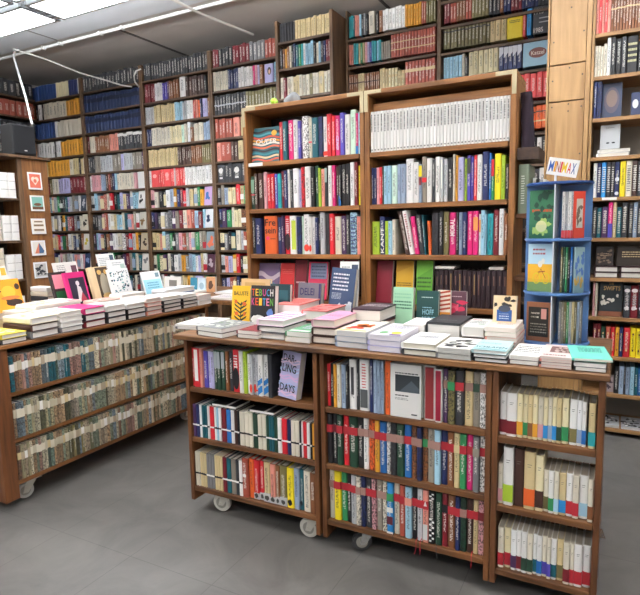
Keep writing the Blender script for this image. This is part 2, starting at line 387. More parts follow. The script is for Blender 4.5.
struct(bx('wall_left', (-7.2, -3.2, FLOOR), (-6.95, 5.22, CEIL+.1), P_WALL, bev=0))
struct(bx('wall_right', (2.4, -3.2, FLOOR), (2.6, 5.22, CEIL+.1), P_WALL, bev=0))
struct(bx('ceiling', (-7.2, -3.2, CEIL), (2.6, 5.4, CEIL+.1), plaster('ceiling_plaster', 'c0bab4', 'cfc9c3'), bev=0))
struct(bx('ceiling_panel', (-6.95, 2.2, CEIL-.012), (2.4, 4.02, CEIL), plaster('ceiling_panel_paint', 'c9cdd2', 'd5d8db'), bev=0))
for i, x in enumerate((-5.1, -2.9, -.7)):
    struct(bx(f'trim_{i+1}', (x-.008, 2.2, CEIL-.016), (x+.008, 4.02, CEIL-.012), plain('6f6d6c'), bev=0))
for i, x in enumerate((-4.36, -1.9)):
    struct(bx(f'trim_{i+4}', (x-.012, 4.1, CEIL-.01), (x+.012, 5.2, CEIL), plain('5b5652'), bev=0))
# ceiling lamps: long fluorescent fittings in rows along the shop
EMIT, _nt, _b = newmat('lamp_diffuser'); _b.inputs['Base Color'].default_value = (.9, .9, .9, 1); _b.inputs['Emission Color'].default_value = (.96, .98, 1, 1); _b.inputs['Emission Strength'].default_value = 12
EMITUP, _nt, _b = newmat('lamp_added_uplight'); _b.inputs['Emission Color'].default_value = (.96, .98, 1, 1); _b.inputs['Emission Strength'].default_value = 70  # added upward glow that brightens the ceiling
def lamp(x, y, label, grp):
    r = empty('ceiling_lamp', (x, y, CEIL-.42), label, 'lamp', grp)
    L = 1.62
    mesh_obj('diffuser', box_bm((-L/2+.02, -.13, -.012), (L/2-.02, .13, .0)), EMIT, r)
    bm = box_bm((-L/2, -.155, -.014), (L/2, -.132, .078)); box_bm((-L/2, .132, -.014), (L/2, .155, .078), 0, bm); box_bm((-L/2, -.131, .02), (L/2, .131, .078), 0, bm)
    mesh_obj('housing', bm, plain('d9dcde', .4), r)
    mesh_obj('added_uplight', box_bm((-L/2+.05, -.09, .0785), (L/2-.05, .09, .084)), EMITUP, r)  # glowing strip added on top only to light the ceiling
    for s in (-1, 1): mesh_obj('added_stem', cyl_bm((s*.6, 0, .084), (s*.6, 0, .42), .006, seg=8), plain('d9dcde', .4), r)  # stems added: fittings hung low so the uplight spreads
    for s in (-1, 1): mesh_obj('end_cap', box_bm((s*L/2-.011, -.157, -.016), (s*L/2+.011, .157, .079), .002), plain('8f9294', .4), r)
k = 0
for yi, y in enumerate((2.74, 2.38)):
    for xi in range(4 if yi == 0 else 2):  # row runs on unseen, lengthened to brighten the right floor
        k += 1; lamp(-4.44+xi*1.68, y, ('bright fluorescent ceiling lamp above the booklet table, ' + ('row by the white conduit' if yi == 0 else 'front row')) if xi == 0 else f'fluorescent ceiling lamp, {ordinal(xi+1)} along the {"conduit-side" if yi == 0 else "front"} lamp row', 'fluorescent ceiling lamps')
for y in (.9, -1.2):
    for xi in range(4): lamp(-4.2+xi*1.95, y, f'unseen fluorescent ceiling lamp over the aisle, {ordinal(xi+1)} of the row at {"mid shop" if y > 0 else "the shop front"}', 'fluorescent ceiling lamps')  # out of view; last lamp of each row added for a brighter right floor
tag(mesh_obj('conduit', tube_bm([(-6.9, 4.07, CEIL-.03), (-4.0, 4.07, CEIL-.03), (-.46, 4.07, CEIL-.03)], .014), plain('e4e4e2', .4)), 'long white conduit pipe running across the ceiling', 'pipe')
cd_ = bpy.data.objects['conduit']
for px_, py_ in ((43, 45), (100, 28), (122, 22), (60, 40)):
    P = onY(px_, py_, 4.07); mesh_obj('clip', box_bm((P.x-.014, 4.045, CEIL-.05), (P.x+.014, 4.095, CEIL-.0125), .003), plain('c9c8c4', .5), cd_)
tag(mesh_obj('conduit', tube_bm([(-3.33, 3.43, CEIL-.001), (-3.33, 3.47, CEIL-.055), (-3.315, 4.07, CEIL-.066), (-3.28, 4.3, CEIL-.07), (-3.17, 4.70, CEIL-.10)], .012), plain('cfcbc4', .4)), 'pale conduit pipe running from the lamps down to the wall shelves', 'pipe')
tag(mesh_obj('cable', tube_bm([onY(0, 44, 3.9), onY(20, 51, 4.0), onY(48, 60, 4.2), onY(80, 73, 4.4), onY(105, 80, 4.5), onY(121, 85, 4.6), onY(132, 87, 4.66)], .008), plain('dcdad4', .5)), 'thin white cable slung from the ceiling to the shelf tops', 'cable')
tag(mesh_obj('cable', tube_bm([onY(15, 51, 4.05), onY(14, 58, 3.7), onY(19, 75, 3.45), onY(26, 98, 3.3), onY(32, 124, 3.15)], .009), plain('eeeeea', .5)), 'white cable dropping from the conduit to the black speaker', 'cable')
tag(mesh_obj('power_cord', tube_bm([onY(139, 87, 4.68), onY(135, 82, 4.66), onY(134, 76, 4.66), onY(136, 71, 4.66), onY(141, 69, 4.68)], .008), plain('dcdad4', .5)), 'short looped white cable end hooked on the shelf upright', 'cord')

# ------------------------------------------------------------------ bookcases
def bookcase(name, label, x0, x1, yf, yb, z0, z1, shelves, mats, cat='bookcase', group=None, th=.022, side=.025, top=True, back=True, sides=(1, 1)):
    wh, wv, wb = mats; r = empty(name, ((x0+x1)/2, yf, z0), label, cat, group)
    if sides[0]: wbox('side_panel', (x0, yf, z0), (x0+side, yb, z1), wv, r)
    if sides[1]: wbox('side_panel', (x1-side, yf, z0), (x1, yb, z1), wv, r)
    a, b_ = x0+side*sides[0]+.0005, x1-side*sides[1]-.0005
    for z in shelves: wbox('shelf', (a, yf+.004, z-th), (b_, yb-.013, z), wh, r)
    if top: wbox('top_board', (a, yf+.001, z1-th), (b_, yb-.013, z1), wh, r)
    if back: wbox('back_panel', (a, yb-.012, z0), (b_, yb, z1-.001), wb, r)
    return r
DK = (W_DARK, W_DARKV, W_BACK)
ZB = [2.885, 2.652, 2.418, 2.182, 1.95, 1.732, 1.505, 1.268, 1.03, .79, .55, .30, .06]
YBK = 4.75; BX = [-6.72, -5.69, -4.722, -3.76, -2.875]
wall_bays = ['bookcase against the back wall in the far corner', 'back wall bookcase with the long dark blue series', 'back wall bookcase with the beige and red sets', 'back wall bookcase partly behind the tall oak bookcase']
for i in range(4):
    bookcase('wall_bookcase', wall_bays[i], BX[i]+.001, BX[i+1]-.001, YBK, YBK+.3, FLOOR, 3.06, ZB, DK, top=False, side=.024)
bookcase('wall_bookcase', 'narrow dark wall bookcase standing proud above the tall oak bookcase', -2.866, -2.272, 4.6, 5.1, FLOOR, 3.135, [2.945, 2.708, 2.445, 2.2, 1.9, 1.5, 1.0, .5, .06], DK, top=False, side=.03)
bookcase('wall_bookcase', 'upper wall bookcase with the brown leather sets', -2.262, -1.417, 4.85, 5.2, FLOOR, 3.19, [2.937, 2.698, 2.437, 2.2, 1.95, 1.5, 1.0, .5, .06], DK, top=False, side=.02, sides=(1, 0))
bookcase('wall_bookcase', 'upper wall bookcase with the light blue boxes and olive series', -1.41, -.42, 4.85, 5.2, FLOOR, 3.19, [3.098, 2.898, 2.686, 2.452, 2.205, 1.967, 1.72, 1.47, 1.2, .9, .6, .3, .06], DK, top=False, side=.03)
# left wall shelves and the freestanding shelf unit with postcards
r = empty('wall_bookcase', (-6.72, 4.0, 0), 'dark bookcase on the side wall meeting the far corner', 'bookcase')
for z in ZB: wbox('shelf', (-6.93, 3.4, z-.022), (-6.45, 4.70, z), W_DARK, r)
wbox('side_panel', (-6.93, 4.703, FLOOR), (-6.73, 4.725, 3.05), W_DARKV, r); wbox('side_panel', (-6.93, 3.36, FLOOR), (-6.45, 3.385, 3.05), W_DARKV, r); wbox('back_panel', (-6.945, 3.39, FLOOR), (-6.932, 4.70, 3.05), W_BACK, r)
UX = -4.5
r = empty('shelf_unit', (UX-.15, 2.8, 0), 'brown freestanding shelf unit carrying the speaker and postcard boards', 'shelf')
wbox('end_panel', (UX-.3, 3.10, FLOOR), (UX+.0, 3.345, 1.88), W_PIL and wood('wood_postcard_panel', '6b4526', '9a6a3e', 'z'), r)
wbox('upright', (UX-.02, 3.06, FLOOR), (UX+.005, 3.098, 1.88), W_DARKV, r)
wbox('top_board', (UX-.34, 2.0, 1.882), (UX+.03, 3.36, 1.905), W_DARK, r)
for z in (1.545, 1.19, .86, .5, .12): wbox('shelf', (UX-.3, 2.0, z-.02), (UX-.01, 3.058, z), W_DARK, r)
wbox('back_panel', (UX-.315, 2.0, FLOOR), (UX-.301, 3.34, 1.88), W_BACK, r)
wbox('side_panel', (UX-.3, 1.97, FLOOR), (UX-.005, 1.998, 1.88), W_DARKV, r)
# tall oak double bookcase
TY = 2.5; TZ = [1.595, 1.352, 1.112, .872, .60, .3]; TB = TY+.26
r = empty('tall_bookcase', (-1.08, TY, 0), 'tall oak double bookcase behind the trolleys with brass corner brackets', 'bookcase')
for x0, x1 in ((-1.775, -1.752), (-1.100, -1.077), (-1.074, -1.051), (-.414, -.391)): wbox('side_panel', (x0, TY, FLOOR), (x1, TB, 1.856), W_TALLV, r)
for x0, x1 in ((-1.775, -1.077), (-1.074, -.391)):
    wbox('top_board', (x0, TY, 1.858), (x1, TB, 1.88), W_TALL, r)
    wbox('back_panel', (x0+.023, TB-.012, .02), (x1-.030, TB, 1.856), W_BACK, r)
    for z in TZ: wbox('shelf', (x0+.024, TY+.003, z-.022), (x1-.0295, TB-.013, z), W_TALL, r)
wbox('top_rail', (-1.050, TY+.05, 1.79), (-.4145, TY+.07, 1.825), W_TALL, r)
for x, s in ((-1.775, 1), (-1.077, -1), (-1.074, 1), (-.391, -1)):
    bm = box_bm((min(x, x+s*.085), TY-.004, 1.862), (max(x, x+s*.085), TY-.0005, 1.878)); box_bm((min(x, x+s*.018), TY-.004, 1.782), (max(x, x+s*.018), TY-.0005, 1.862), 0, bm)
    for k in range(3):
        cyl_bm((x+s*(.03+.024*k), TY-.004, 1.87), (x+s*(.03+.024*k), TY-.0055, 1.87), .004, seg=8, bm=bm)
    o = mesh_obj('corner_bracket', bm, plain('b9ac8c', .4, .6), r); o.location -= r.location
o = wbox('shelf_label', (-1.745, TY-.001, 1.575), (-1.655, TY+.002, 1.593), plain('f1efe8'), r)
# pale oak pilaster and right wall shelves
r = empty('pilaster', (-.28, 3.72, 0), 'pale oak board pilaster between the upper wall shelves and the side shelves', 'pilaster')
for z0, z1 in ((FLOOR, 1.955), (1.962, 2.165), (2.172, 3.18)): wbox('board', (-.395, 3.70, z0), (-.200, 3.72, z1), W_PIL, r)
wbox('edge_strip', (-.198, 3.685, FLOOR), (-.173, 3.75, 3.18), W_PIL, r); wbox('edge_strip', (-.408, 3.69, FLOOR), (-.397, 3.75, 3.18), W_PIL, r)
wbox('return_panel', (-.408, 3.752, FLOOR), (-.385, 5.2, 3.18), W_PIL, r)
bm = bmesh.new()
for x, z in ((-.375, 2.3), (-.375, 2.08), (-.375, 1.93), (-.375, 1.6), (-.215, 2.34), (-.215, 2.1), (-.215, 1.92), (-.215, 1.65), (-.285, 2.145), (-.285, 1.94), (-.285, 2.48), (-.285, 1.90)):
    cyl_bm((x, 3.70, z), (x, 3.6985, z), .005, seg=8, bm=bm)
o = mesh_obj('screw', bm, plain('4b4238', .4, .5), r); o.location -= r.location
RY = 3.7; ZR = [2.545, 2.312, 2.076, 1.842, 1.622, 1.389, 1.153, .916, .681, .444, .215, .0]
bookcase('side_bookcase', 'oak bookcase beside the pale pilaster, its lowest shelf near the floor', -.171, .95, RY, RY+.32, FLOOR, 3.15, ZR, (W_RS, W_PIL, plain('8b857c')), side=.015)

# ------------------------------------------------------------------ trolleys with worktop
LY = 1.875; LD = .52
def caster(root, x, y, r, yaw, tire, fork, wide=.026):
    L = root.location; c = empty('caster', (x-L.x, y-L.y, r+FLOOR+.001), None, None, rz=yaw); c.parent = root
    bm = cyl_bm((0, -wide/2, 0), (0, wide/2, 0), r, seg=28); bmesh.ops.bevel(bm, geom=[e for e in bm.edges if abs(e.verts[0].co.y-e.verts[1].co.y) < 1e-6], offset=.005, segments=2, affect='EDGES')
    mesh_obj('wheel', bm, tire, c, False)
    bm = cyl_bm((0, -wide/2-.0015, 0), (0, wide/2+.0015, 0), r*.6, seg=20); mesh_obj('hub', bm, plain('98958c', .5), c)
    bm = cyl_bm((0, -wide/2-.009, 0), (0, wide/2+.009, 0), .007, seg=10)
    for s in (-1, 1):
        y0 = s*(wide/2+.005)
        v = [bm.verts.new((px_, y0+q, pz)) for q in (-.0015, .0015) for px_, pz in ((-.012, -.01), (.012, -.01), (.055, r+.012), (.005, r+.012))]
        for f in ((0, 1, 2, 3), (7, 6, 5, 4), (0, 4, 5, 1), (1, 5, 6, 2), (2, 6, 7, 3), (3, 7, 4, 0)): bm.faces.new([v[i] for i in f])
    box_bm((.0, -wide/2-.007, r+.010), (.062, wide/2+.007, r+.016), 0, bm); box_bm((-.01, -.035, r+.0165), (.075, .035, r+.0205), 0, bm)
    bmesh.ops.recalc_face_normals(bm, faces=bm.faces[:]); mesh_obj('fork', bm, fork, c)
WHITEW = plain('cfccc2', .5); GREYW = plain('3a3a3c', .5)
def trolley(label, x0, x1, shelves, back, casters, post=.019, post_z=(.0, .0)):
    r = empty('book_trolley', ((x0+x1)/2, LY, 0), label, 'book trolley', 'wheeled book trolleys under the worktop')
    wbox('side_panel', (x0, LY, post_z[0]), (x0+post, LY+LD, .7645), W_TROLV, r); wbox('side_panel', (x1-post, LY, post_z[1]), (x1, LY+LD, .7645), W_TROLV, r)
    for z in shelves: wbox('shelf', (x0+post+.0005, LY+.004, z-.022), (x1-post-.0005, LY+LD-.014, z), W_TROL, r)
    wbox('top_rail', (x0+post+.0005, LY+.012, .757), (x1-post-.0005, LY+LD-.014, .764), W_TROL, r)
    if back: wbox('back_panel', (x0+post+.0005, LY+LD-.012, .05), (x1-post-.0005, LY+LD, .7645), W_BACK, r)
    for c in casters: caster(r, *c)
    return r
xs = [onY(188, 430, LY).x, onY(318.6, 440, LY).x-.002, onY(321, 440, LY).x, onY(490.5, 470, LY).x-.001, onY(491, 470, LY).x, onY(602, 470, LY).x]
ZL = [.548, .314, .078]
trolley('wheeled wooden trolley with banded paper spines and a lilac book facing out', xs[0], xs[1], ZL, True, [(onZ(222, 512, FLOOR).x-.005, 1.945, .043, .15, WHITEW, plain('c7c3b8', .45)), (onZ(308, 541, FLOOR).x-.01, 1.93, .043, .05, WHITEW, plain('c7c3b8', .45)), (xs[0]+.09, 2.3, .043, .1, WHITEW, METAL), (xs[1]-.16, 2.3, .043, .1, WHITEW, METAL)], post_z=(.01, .0))
trolley('wheeled wooden trolley full of patterned cloth books with red title labels', xs[2], xs[3], ZL, True, [(onZ(363, 552, FLOOR).x-.01, 1.935, .040, .5, GREYW, CHROME), (xs[3]-.14, 2.05, .04, .2, GREYW, CHROME), (xs[3]-.14, 2.3, .04, .2, GREYW, CHROME), (xs[2]+.12, 2.3, .04, .2, GREYW, CHROME)])
TR = trolley('narrow end trolley with white books and coloured lower spines', xs[4], xs[5], [.535, .29, .055], False, [(xs[4]+.2, 2.0, .034, .4, GREYW, CHROME), (xs[5]-.06, 2.3, .034, .2, GREYW, CHROME)])
wt = bx('worktop', (xs[0]-.045, LY-.02, .765), (xs[5]+.012, LY+LD+.06, .789), W_TOP, bev=.004)
tag(wt, 'long worn wooden worktop lying across the three trolleys', 'worktop')
TOPZ = .789
# low display table further back
r = empty('display_table', (-2.75, 3.75, FLOOR), 'low dark display table behind the far end of the booklet table', 'table')
wbox('tabletop', (-3.65, 3.3, .69), (-2.1, 4.15, .72), W_TAB, r)
for x in (-3.6, -2.2):
    for y in (3.33, 4.07): wbox('leg', (x, y, FLOOR), (x+.05, y+.05, .689), W_TABV, r)
# booklet table
BXF = -2.46; BT = .742
r = empty('booklet_table', (BXF-.4, 2.2, 0), 'brown wheeled table shelving rows of slim pattern-bound booklets', 'table')
wbox('tabletop', (BXF-.95, 1.35, BT-.017), (BXF+.012, 3.0, BT), W_TAB, r)
wbox('side_panel', (BXF-.93, 1.475, .0), (BXF, 1.545, BT-.0175), W_TABV, r); wbox('side_panel', (BXF-.93, 2.955, .01), (BXF, 2.985, BT-.0175), W_TABV, r)
ZT = [.515, .29, .085]
for z in ZT: wbox('shelf', (BXF-.5, 1.5455, z-.022), (BXF-.003, 2.9545, z), W_TAB, r)
wbox('back_panel', (BXF-.515, 1.5455, .1), (BXF-.501, 2.9545, BT-.0175), W_BACK, r)
CL = plain('b9b8b4', .4)
caster(r, BXF-.08, 1.62, .04, 1.2, CL, METAL); caster(r, BXF-.12, 2.84, .04, 1.3, CL, METAL); caster(r, BXF-.8, 1.62, .04, 1.2, CL, METAL); caster(r, BXF-.8, 2.8, .04, 1.2, CL, METAL)
# ------------------------------------------------------------------ trolley books
FA = Frame('A', LY+.006); L0, L1, L2 = (xs[0]+.0195, xs[1]-.0195), (xs[2]+.0195, xs[3]-.0195), (xs[4]+.0195, xs[5]-.0195)
def px2(x0, f): return x0
# left trolley
G1 = 'paperbacks on the banded trolley'
def red_stripe(n, d, o):
    if n == 2: rects(o, 'spine_panel', [(.22, .16, .78, .97)], 'efedea', 'spine', .0012); lines(o, .3, .2, .7, .94, 9, 'c8202c', 3, 'spine_title', 'spine')
    if n in (7, 8, 9): rects(o, 'spine_panel', [(.08, .55, .92, .97)], '9aa3a8', 'spine', .0012)
    if n == 12: rects(o, 'spine_panel', [ell(.5, .32, .46, .26)], '17161a', 'spine', .0010); lines(o, .25, .45, .75, .9, 7, 'efedea', 5, 'spine_title', 'spine')
    if n in (16, 17, 18): rects(o, 'spine_panel', [ell(.5, .16, .48, .11)] if n < 18 else [(.05, .1, .95, .14)], 'e0402e', 'spine', .0012)
    if n in (19, 20): rects(o, 'spine_panel', [((0, .02), (1, .12), (1, .28), (0, .18)), ((0, .24), (1, .34), (1, .46), (0, .36))], '2a7ac0', 'spine', .0012)
row(FA, 189, 'r2.7 r6.3 i2.5 v4.5/16.6 L3/16.6 L3.5/16.6 E3.7/17.6 E3.7/17.6 E4/17.6 n3 K4 r7/18.8 w4/18.4 l3.3/18.4 w3.4/17.2 G2.8/17.4 G2.8/17.4 G3/17.4 w4.7/17.8 w5/17.8',
    365, ZL[0], .176, .13, 'paperback', 'paperback', 'the top shelf of the banded trolley', G1, hook=red_stripe, lim=L0)
o = book('paperback', 'stand', FA, FA.s(273, 365)-.01, .0, ZL[0]+.001, .03, .15, .185, 'K', 'soft', 'black paperback turned flank outwards beside the blue-striped white spines', 'book', G1, ink=0)
o.location = (FA.s(266, 365)+.012, LY+.01, ZL[0]+.001); o.scale.x = .02
rects(o, 'cover_print', [((.05, .1), (.5, .25), (.6, .75), (.8, .9), (.95, .6), (.95, .1))], '0e1a2c')
o = facepx('display_book', FA, 277, 296.5, 354, 397, .012, .04, 'L', 'lilac and pink marbled paperback facing out beside the dark gap on the top shelf', tilt=-6, rot=-4, zb=ZL[0], lean=6)
for i, c in enumerate(('d8b7d2', '9fb4dd', 'cfa5cf', 'b3c9ea', 'e3c6dc')): rects(o, 'cover_print', [wave(.06+i*.17+q*.05, .025, .03, 1.6, i+q) for q in range(2)], c, lift=.0006+.0002*i)
text(o, 'DAR-', .12, .78, .8, .93, '17161a', lift=.003); text(o, 'LING', .12, .55, .85, .72, '17161a', lift=.003); text(o, 'DAYS', .1, .14, .9, .3, '17161a', lift=.003)
G2 = 'paper-covered books tied with a dark band'
BZ = (.355, .40)
row(FA, 191, 'P3.3 B3.2 w2.3 T2.6 T2.8 w2.2 r4.6 w2 c2.3 w2.7 R5 b4.4 w3.5 N3.2 k1.8 W5.2 W4.6 W3.6 E5 W4.2 W4 E2.8 T2.7 T2.6 E3.5 w4.1 r5.5 B3.8 W4.2 W4 k2.5 w1.4 r3.8 w3.2 k2 Y3.2',
    420, ZL[1], .150, .115, 'hardcover_book', 'banded book', 'the middle shelf of the banded trolley', G2, 'hard', jit=.008, autoband=BZ, px1=313.5, lim=L0, ink=0, setback=(.006, .009))
def lay(fr, x0, x1, yt, yb, z, depth, c, label, **k):
    return stackpx(fr, x0, x1, yt, yb, z, 1, depth, [c], label, **k)
for x0, x1, dd, lb in ((209, 234, .012, 'black booklet with white edges lying on the banded books, further from the trolley post'), (246, 272, .014, 'black booklet with white edges lying on the banded books, under the lilac paperback')):
    o = book('paperback', 'lie', FA, FA.s(x0, 410), dd, ZL[1]+.163, .010, FA.s(x1, 410)-FA.s(x0, 410), .11, 'k', 'soft', lb, 'book', G2, ink=0, page=(.9, .9, .88))
    rects(o, 'cover_print', [(.62, 0, .72, 1)], 'efedea')
row(FA, 194, 'W2.4 W2.3 h2.2 h2.1 h2 g2.7 g2.6 g2.6 h2.8 h2.7 h2.6 R4 T4.3 x4.7 K3.1 w3.9', 470, ZL[2], .160, .12, 'hardcover_book', 'banded book', 'the bottom shelf of the banded trolley', G2, 'hard', jit=.01, autoband=(.36, .405), lim=L0, ink=0, setback=(.006, .009))
def jackets(n, d, o):
    if n in (3, 4, 5, 6, 7, 8): band(o, 0.004, .16+.03*(n % 3), 'G'); rects(o, 'spine_picture', [ell(.5, .1, .35, .06, 12, .6, n)], '40403f', 'spine', .0019)
    if n == 1: rects(o, 'spine_title', [ell(.5, .57, .3, .05)], 'efedea', 'spine', .0018)
    if n == 9: rects(o, 'spine_picture', [ell(.5, .14, .3, .08, 12, .6, 3)], '17161a', 'spine', .0012)
    if n == 11: rects(o, 'spine_picture', [ell(.45, .17, .3, .06, 12, .6, 3)], '17161a', 'spine', .0012)
row(FA, 240.8, 'u6 o5 r5.3 r4.5 h6.1 i5.4 n4.3 H7 y7 s5.3 T4.1 W7.1 n6.1', 480, ZL[2], .176, .125, 'hardcover_book', 'jacketed hardcover', 'the banded trolley bottom shelf', 'jacketed hardcovers', 'hard', jit=.015, hook=jackets, px1=314.5, lim=L0)
# middle trolley
G3 = 'cloth books with title labels'
LZ = (.64, .79)
WM = 'the top shelf of the label trolley'
def top_mid(n, d, o):
    if n in (7, 9): rects(o, 'spine_panel', [(.3, .3, .7, .85)], '3a3a3c', 'spine', .0012) if n == 7 else (rects(o, 'spine_picture', [(.12, .06, .88, .42)], '55585a', 'spine', .0012), lines(o, .3, .45, .7, .95, 9, 'c8202c', 4, 'spine_title', 'spine'))
row(FA, 322, 'r3.6/16.8 k3.8/17 Y3.3/17 W4.4/17.2 s5/17.2 k3/17 w7.8/19.6 K2.7/19.4 w10.5/20 _1 B4/20.4 s3.8/20.4 s3.8/20.4 s3.8/20.4 n.8/19 o6/20.4', 392, ZL[0], .19, .13, 'hardcover_book', 'hardcover', WM, G3, 'hard', jit=.01, hook=top_mid, lim=L1)
o = facepx('display_book', FA, 389.5, 421, 365, 415.5, .006, .03, 'w', 'white book with a dark landscape picture facing out on the label trolley', tilt=-1, zb=ZL[0], kind='hard')
rects(o, 'cover_picture', [(.18, .48, .95, .80)], '2b3136'); rects(o, 'cover_picture', [((.3, .48), (.7, .70), (.95, .56), (.95, .48))], '4a545c', lift=.0009)
lines(o, .18, .82, .9, .87, 1, '303136', 4); lines(o, .18, .40, .62, .45, 1, '303136', 5); lines(o, .18, .33, .6, .38, 2, '777777'); rects(o, 'cover_print', [(.7, .06, .88, .085)], '303136')
def slip(n, d, o):
    if n < 3:
        c = '8a2a2c' if n == 1 else '8f1230'; o.color = (*LIN['w'], 0); rects(o, 'spine_panel', [(.12, .03, .88, .975)], c, 'spine', .0014); lines(o, .3, .1, .7, .9, 14 if n == 2 else 4, 'e7dcd2', n, 'spine_title', 'spine')
row(FA, 422.4, 'R11.6/20.2 R7.2/19.4', 400, ZL[0], .2, .13, 'hardcover_book', 'slipcased hardcover', WM, G3, 'hard', hook=slip)
row(FA, 441.6, 'P5.4+U H7.5*+e K9+r h9+U x7.4+E w7*+U', 405, ZL[0], .196, .13, 'hardcover_book', 'cloth book', 'top shelf of the label trolley', G3, 'hard', zone=LZ, jit=.01, px1=487, lim=L1)
WM = 'the middle shelf of the label trolley'
row(FA, 323.5, 'k5.5*+r k4.3+R E5.7+r r6+r E9+r k5.6+U w5.4+U o6.7*+U Y5+r b7.1+r w4.2*+U K6.4*+U E7.6+U b7.4+r n6*+U B5.4*+U n5.8*+e x7.1+U c6.2+U B7+r n7+r h6+h e7+r m7+r g6.7+x w6.3*+r',
    447, ZL[1], .203, .13, 'hardcover_book', 'cloth book', WM, G3, 'hard', zone=LZ, jit=.006, px1=487, lim=L1)
WM = 'the bottom shelf of the label trolley'
def blue_blocks(n, d, o):
    if n == 12: rects(o, 'spine_panel', [(0, .42, 1, .52)], 'e8e6e0', 'spine', .0012); rects(o, 'spine_panel', [(0, .0, 1, .04)], 'e8e6e0', 'spine', .0012); rects(o, 'spine_panel', [(0, .18, 1, .34)], '5a2230', 'spine', .0012)
    if n == 18: rects(o, 'spine_picture', [((.2, .7), (.8, .7), (.5, .8)), (.1, .05, .9, .35)], 'd8d8d6', 'spine', .0012)
    if n == 19: rects(o, 'spine_picture', [(.15+.4*(i % 2), .04+i*.052, .5+.4*(i % 2), .075+i*.052) for i in range(9)] + [(.15+.35*(i % 2), .82+i*.04, .5+.35*(i % 2), .845+i*.04) for i in range(4)], 'efefec', 'spine', .0012)
row(FA, 324.6, 'W5.4+U y6.8+r e6.2+r k4.4+r G5.6+r W5*+U B5*+U K5.8+r p5.2*+r x6+U W5*+U a6.6+e W6.2+r u6.2+r c7+i k5.5+r G6+r i6+r k7 E6.8 R6.4+k n8+r B5+r E6.7*+U N6.8+r h5.2+r p6.9*+R',
    505, ZL[2], .203, .13, 'hardcover_book', 'cloth book', WM, G3, 'hard', zone=LZ, jit=.006, hook=blue_blocks, px1=487, lim=L1)
for x, c in ((416, 'b8283a'), (420, 'b8283a'), (436, '3c3c3c'), (471, 'c83040'), (393, '2a2a2a')):
    P = onY(x, 543+(x-390)*.28, LY); rb = tube_bm([(P.x, LY+.02, .088), (P.x+.001, LY-.004, .086), (P.x+.002, LY-.006, .06), (P.x+rnd.uniform(-.006, .006), LY-.005, .02+rnd.uniform(0, .02))], .0012, 5)
    tag(mesh_obj('ribbon', rb, plain(c, .6)), f'{CN["r"] if c != "3c3c3c" and c != "2a2a2a" else "dark"} bookmark ribbon hanging below the label trolley, {"first" if x == 393 else "second" if x == 416 else "third" if x == 420 else "fourth" if x == 436 else "fifth"} from left', 'ribbon')
# end trolley
FZ = Frame('A', LY+.008); G4 = 'white books with coloured spine feet'
def foot(zone):
    def h(n, d, o): band(o, .035, zone, 'w'), 0
    return h
def endrow(px, toks, py, z, h, w, where, bz):
    def hk(n, d, o): band(o, .06, bz*(1+rnd.uniform(-.02, .02)), d['lab'] or 'h') if d['lab'] != d['c'] else None; rects(o, 'spine_title', [(.3, .78, .7, .79), (.3, .74, .6, .75)], '6a6660', 'spine', .0012)
    row(FZ, px, ' '.join(toks.split()), py, z, h, w, 'hardcover_book', 'bound volume', where, G4, 'hard', hook=hk, jit=.02, ink=0, px1=596, lim=L2, page=(.62, .56, .47))
endrow(497.5, 'w7+R w10.5+R z6+Y z5+e h5+n z5+Y W5.6+p z4.8+a W4.3+s z4.4+a h5+E z7.2+e _.8 w7.7+H w5+s w4.6+b _2.2 h7.3+t', 420, .535, .150, .115, 'the upper shelf of the end trolley', .36)
endrow(496.8, 'W5+p w10.4/20.5+l N10.6/20.3+N h11.4/20+o z8.5/19.3+N W5+H w5.6+e W5+c h7.4+a w6.6+r W6.6+r w9+c W6+n', 490, .29, .145, .115, 'the middle shelf of the end trolley', .36)
endrow(496.6, 'W6.4+r z7+r w6+P w5+R w6+E W6+E w4+T w5.5+b W5.2+v W4.2+v w6+T h7+H W7+R W4.3+r w9+r w8.8+r', 565, .055, .145, .115, 'the bottom shelf of the end trolley', .37)
# ------------------------------------------------------------------ tall bookcase
FT = Frame('A', TY+.006); G5 = 'paperbacks in the tall bookcase'; kt = dict(kind='soft')
def tall(px, toks, py, z, h, where, hook=None, w=.14, **k): row(FT, px, toks, py, z, h, w, 'paperback', 'paperback', where, G5, hook=hook, px1=359.8 if px < 300 else 509.8, lim=(-1.7515, -1.1005) if px < 300 else (-1.0505, -.4148), hmax=.214, **k)
o = facepx('display_book', FT, 251, 277, 127, 158.5, .03, .02, 'T', 'wavy rainbow-striped paperback with white title letters facing out on the top shelf', tilt=-10, zb=TZ[0], rot=4)
for i, c in enumerate(('c6533a', 'e7c9a0', '2f7d8a', '17161a', 'd9653f', 'efe6d8', 'e0a548', 'c6533a', '3f93a0', '17161a')): rects(o, 'cover_print', [wave(.03+i*.092, .03, .055, 1.3, i*.35)], c, lift=.0006+.00012*i)
text(o, 'QUEER', .12, .50, .9, .66, 'f4f1ea', lift=.0024); rects(o, 'cover_print', [ell(.78, .82, .1, .08)], 'e2b23c', lift=.0022)
def t1(n, d, o):
    if n == 3: text(o, 'EVO', .2, .66, .8, .92, 'f4f1ea', 'spine_title', 'spine', .0012, True)
    if n == 8: rects(o, 'spine_panel', [(0, .38, 1, .42)], 'd6455a', 'spine', .0012)
    if n == 11: rects(o, 'spine_panel', [(.02, .03, .98, .14)], 'd8402f', 'spine', .0012)
    if n == 14: text(o, 'OVID', .2, .15, .8, .5, 'c9b8e8', 'spine_title', 'spine', .0012, True)
    if n == 18: rects(o, 'spine_panel', [(0, .0, 1, .2)], '2a7ac0', 'spine', .0012)
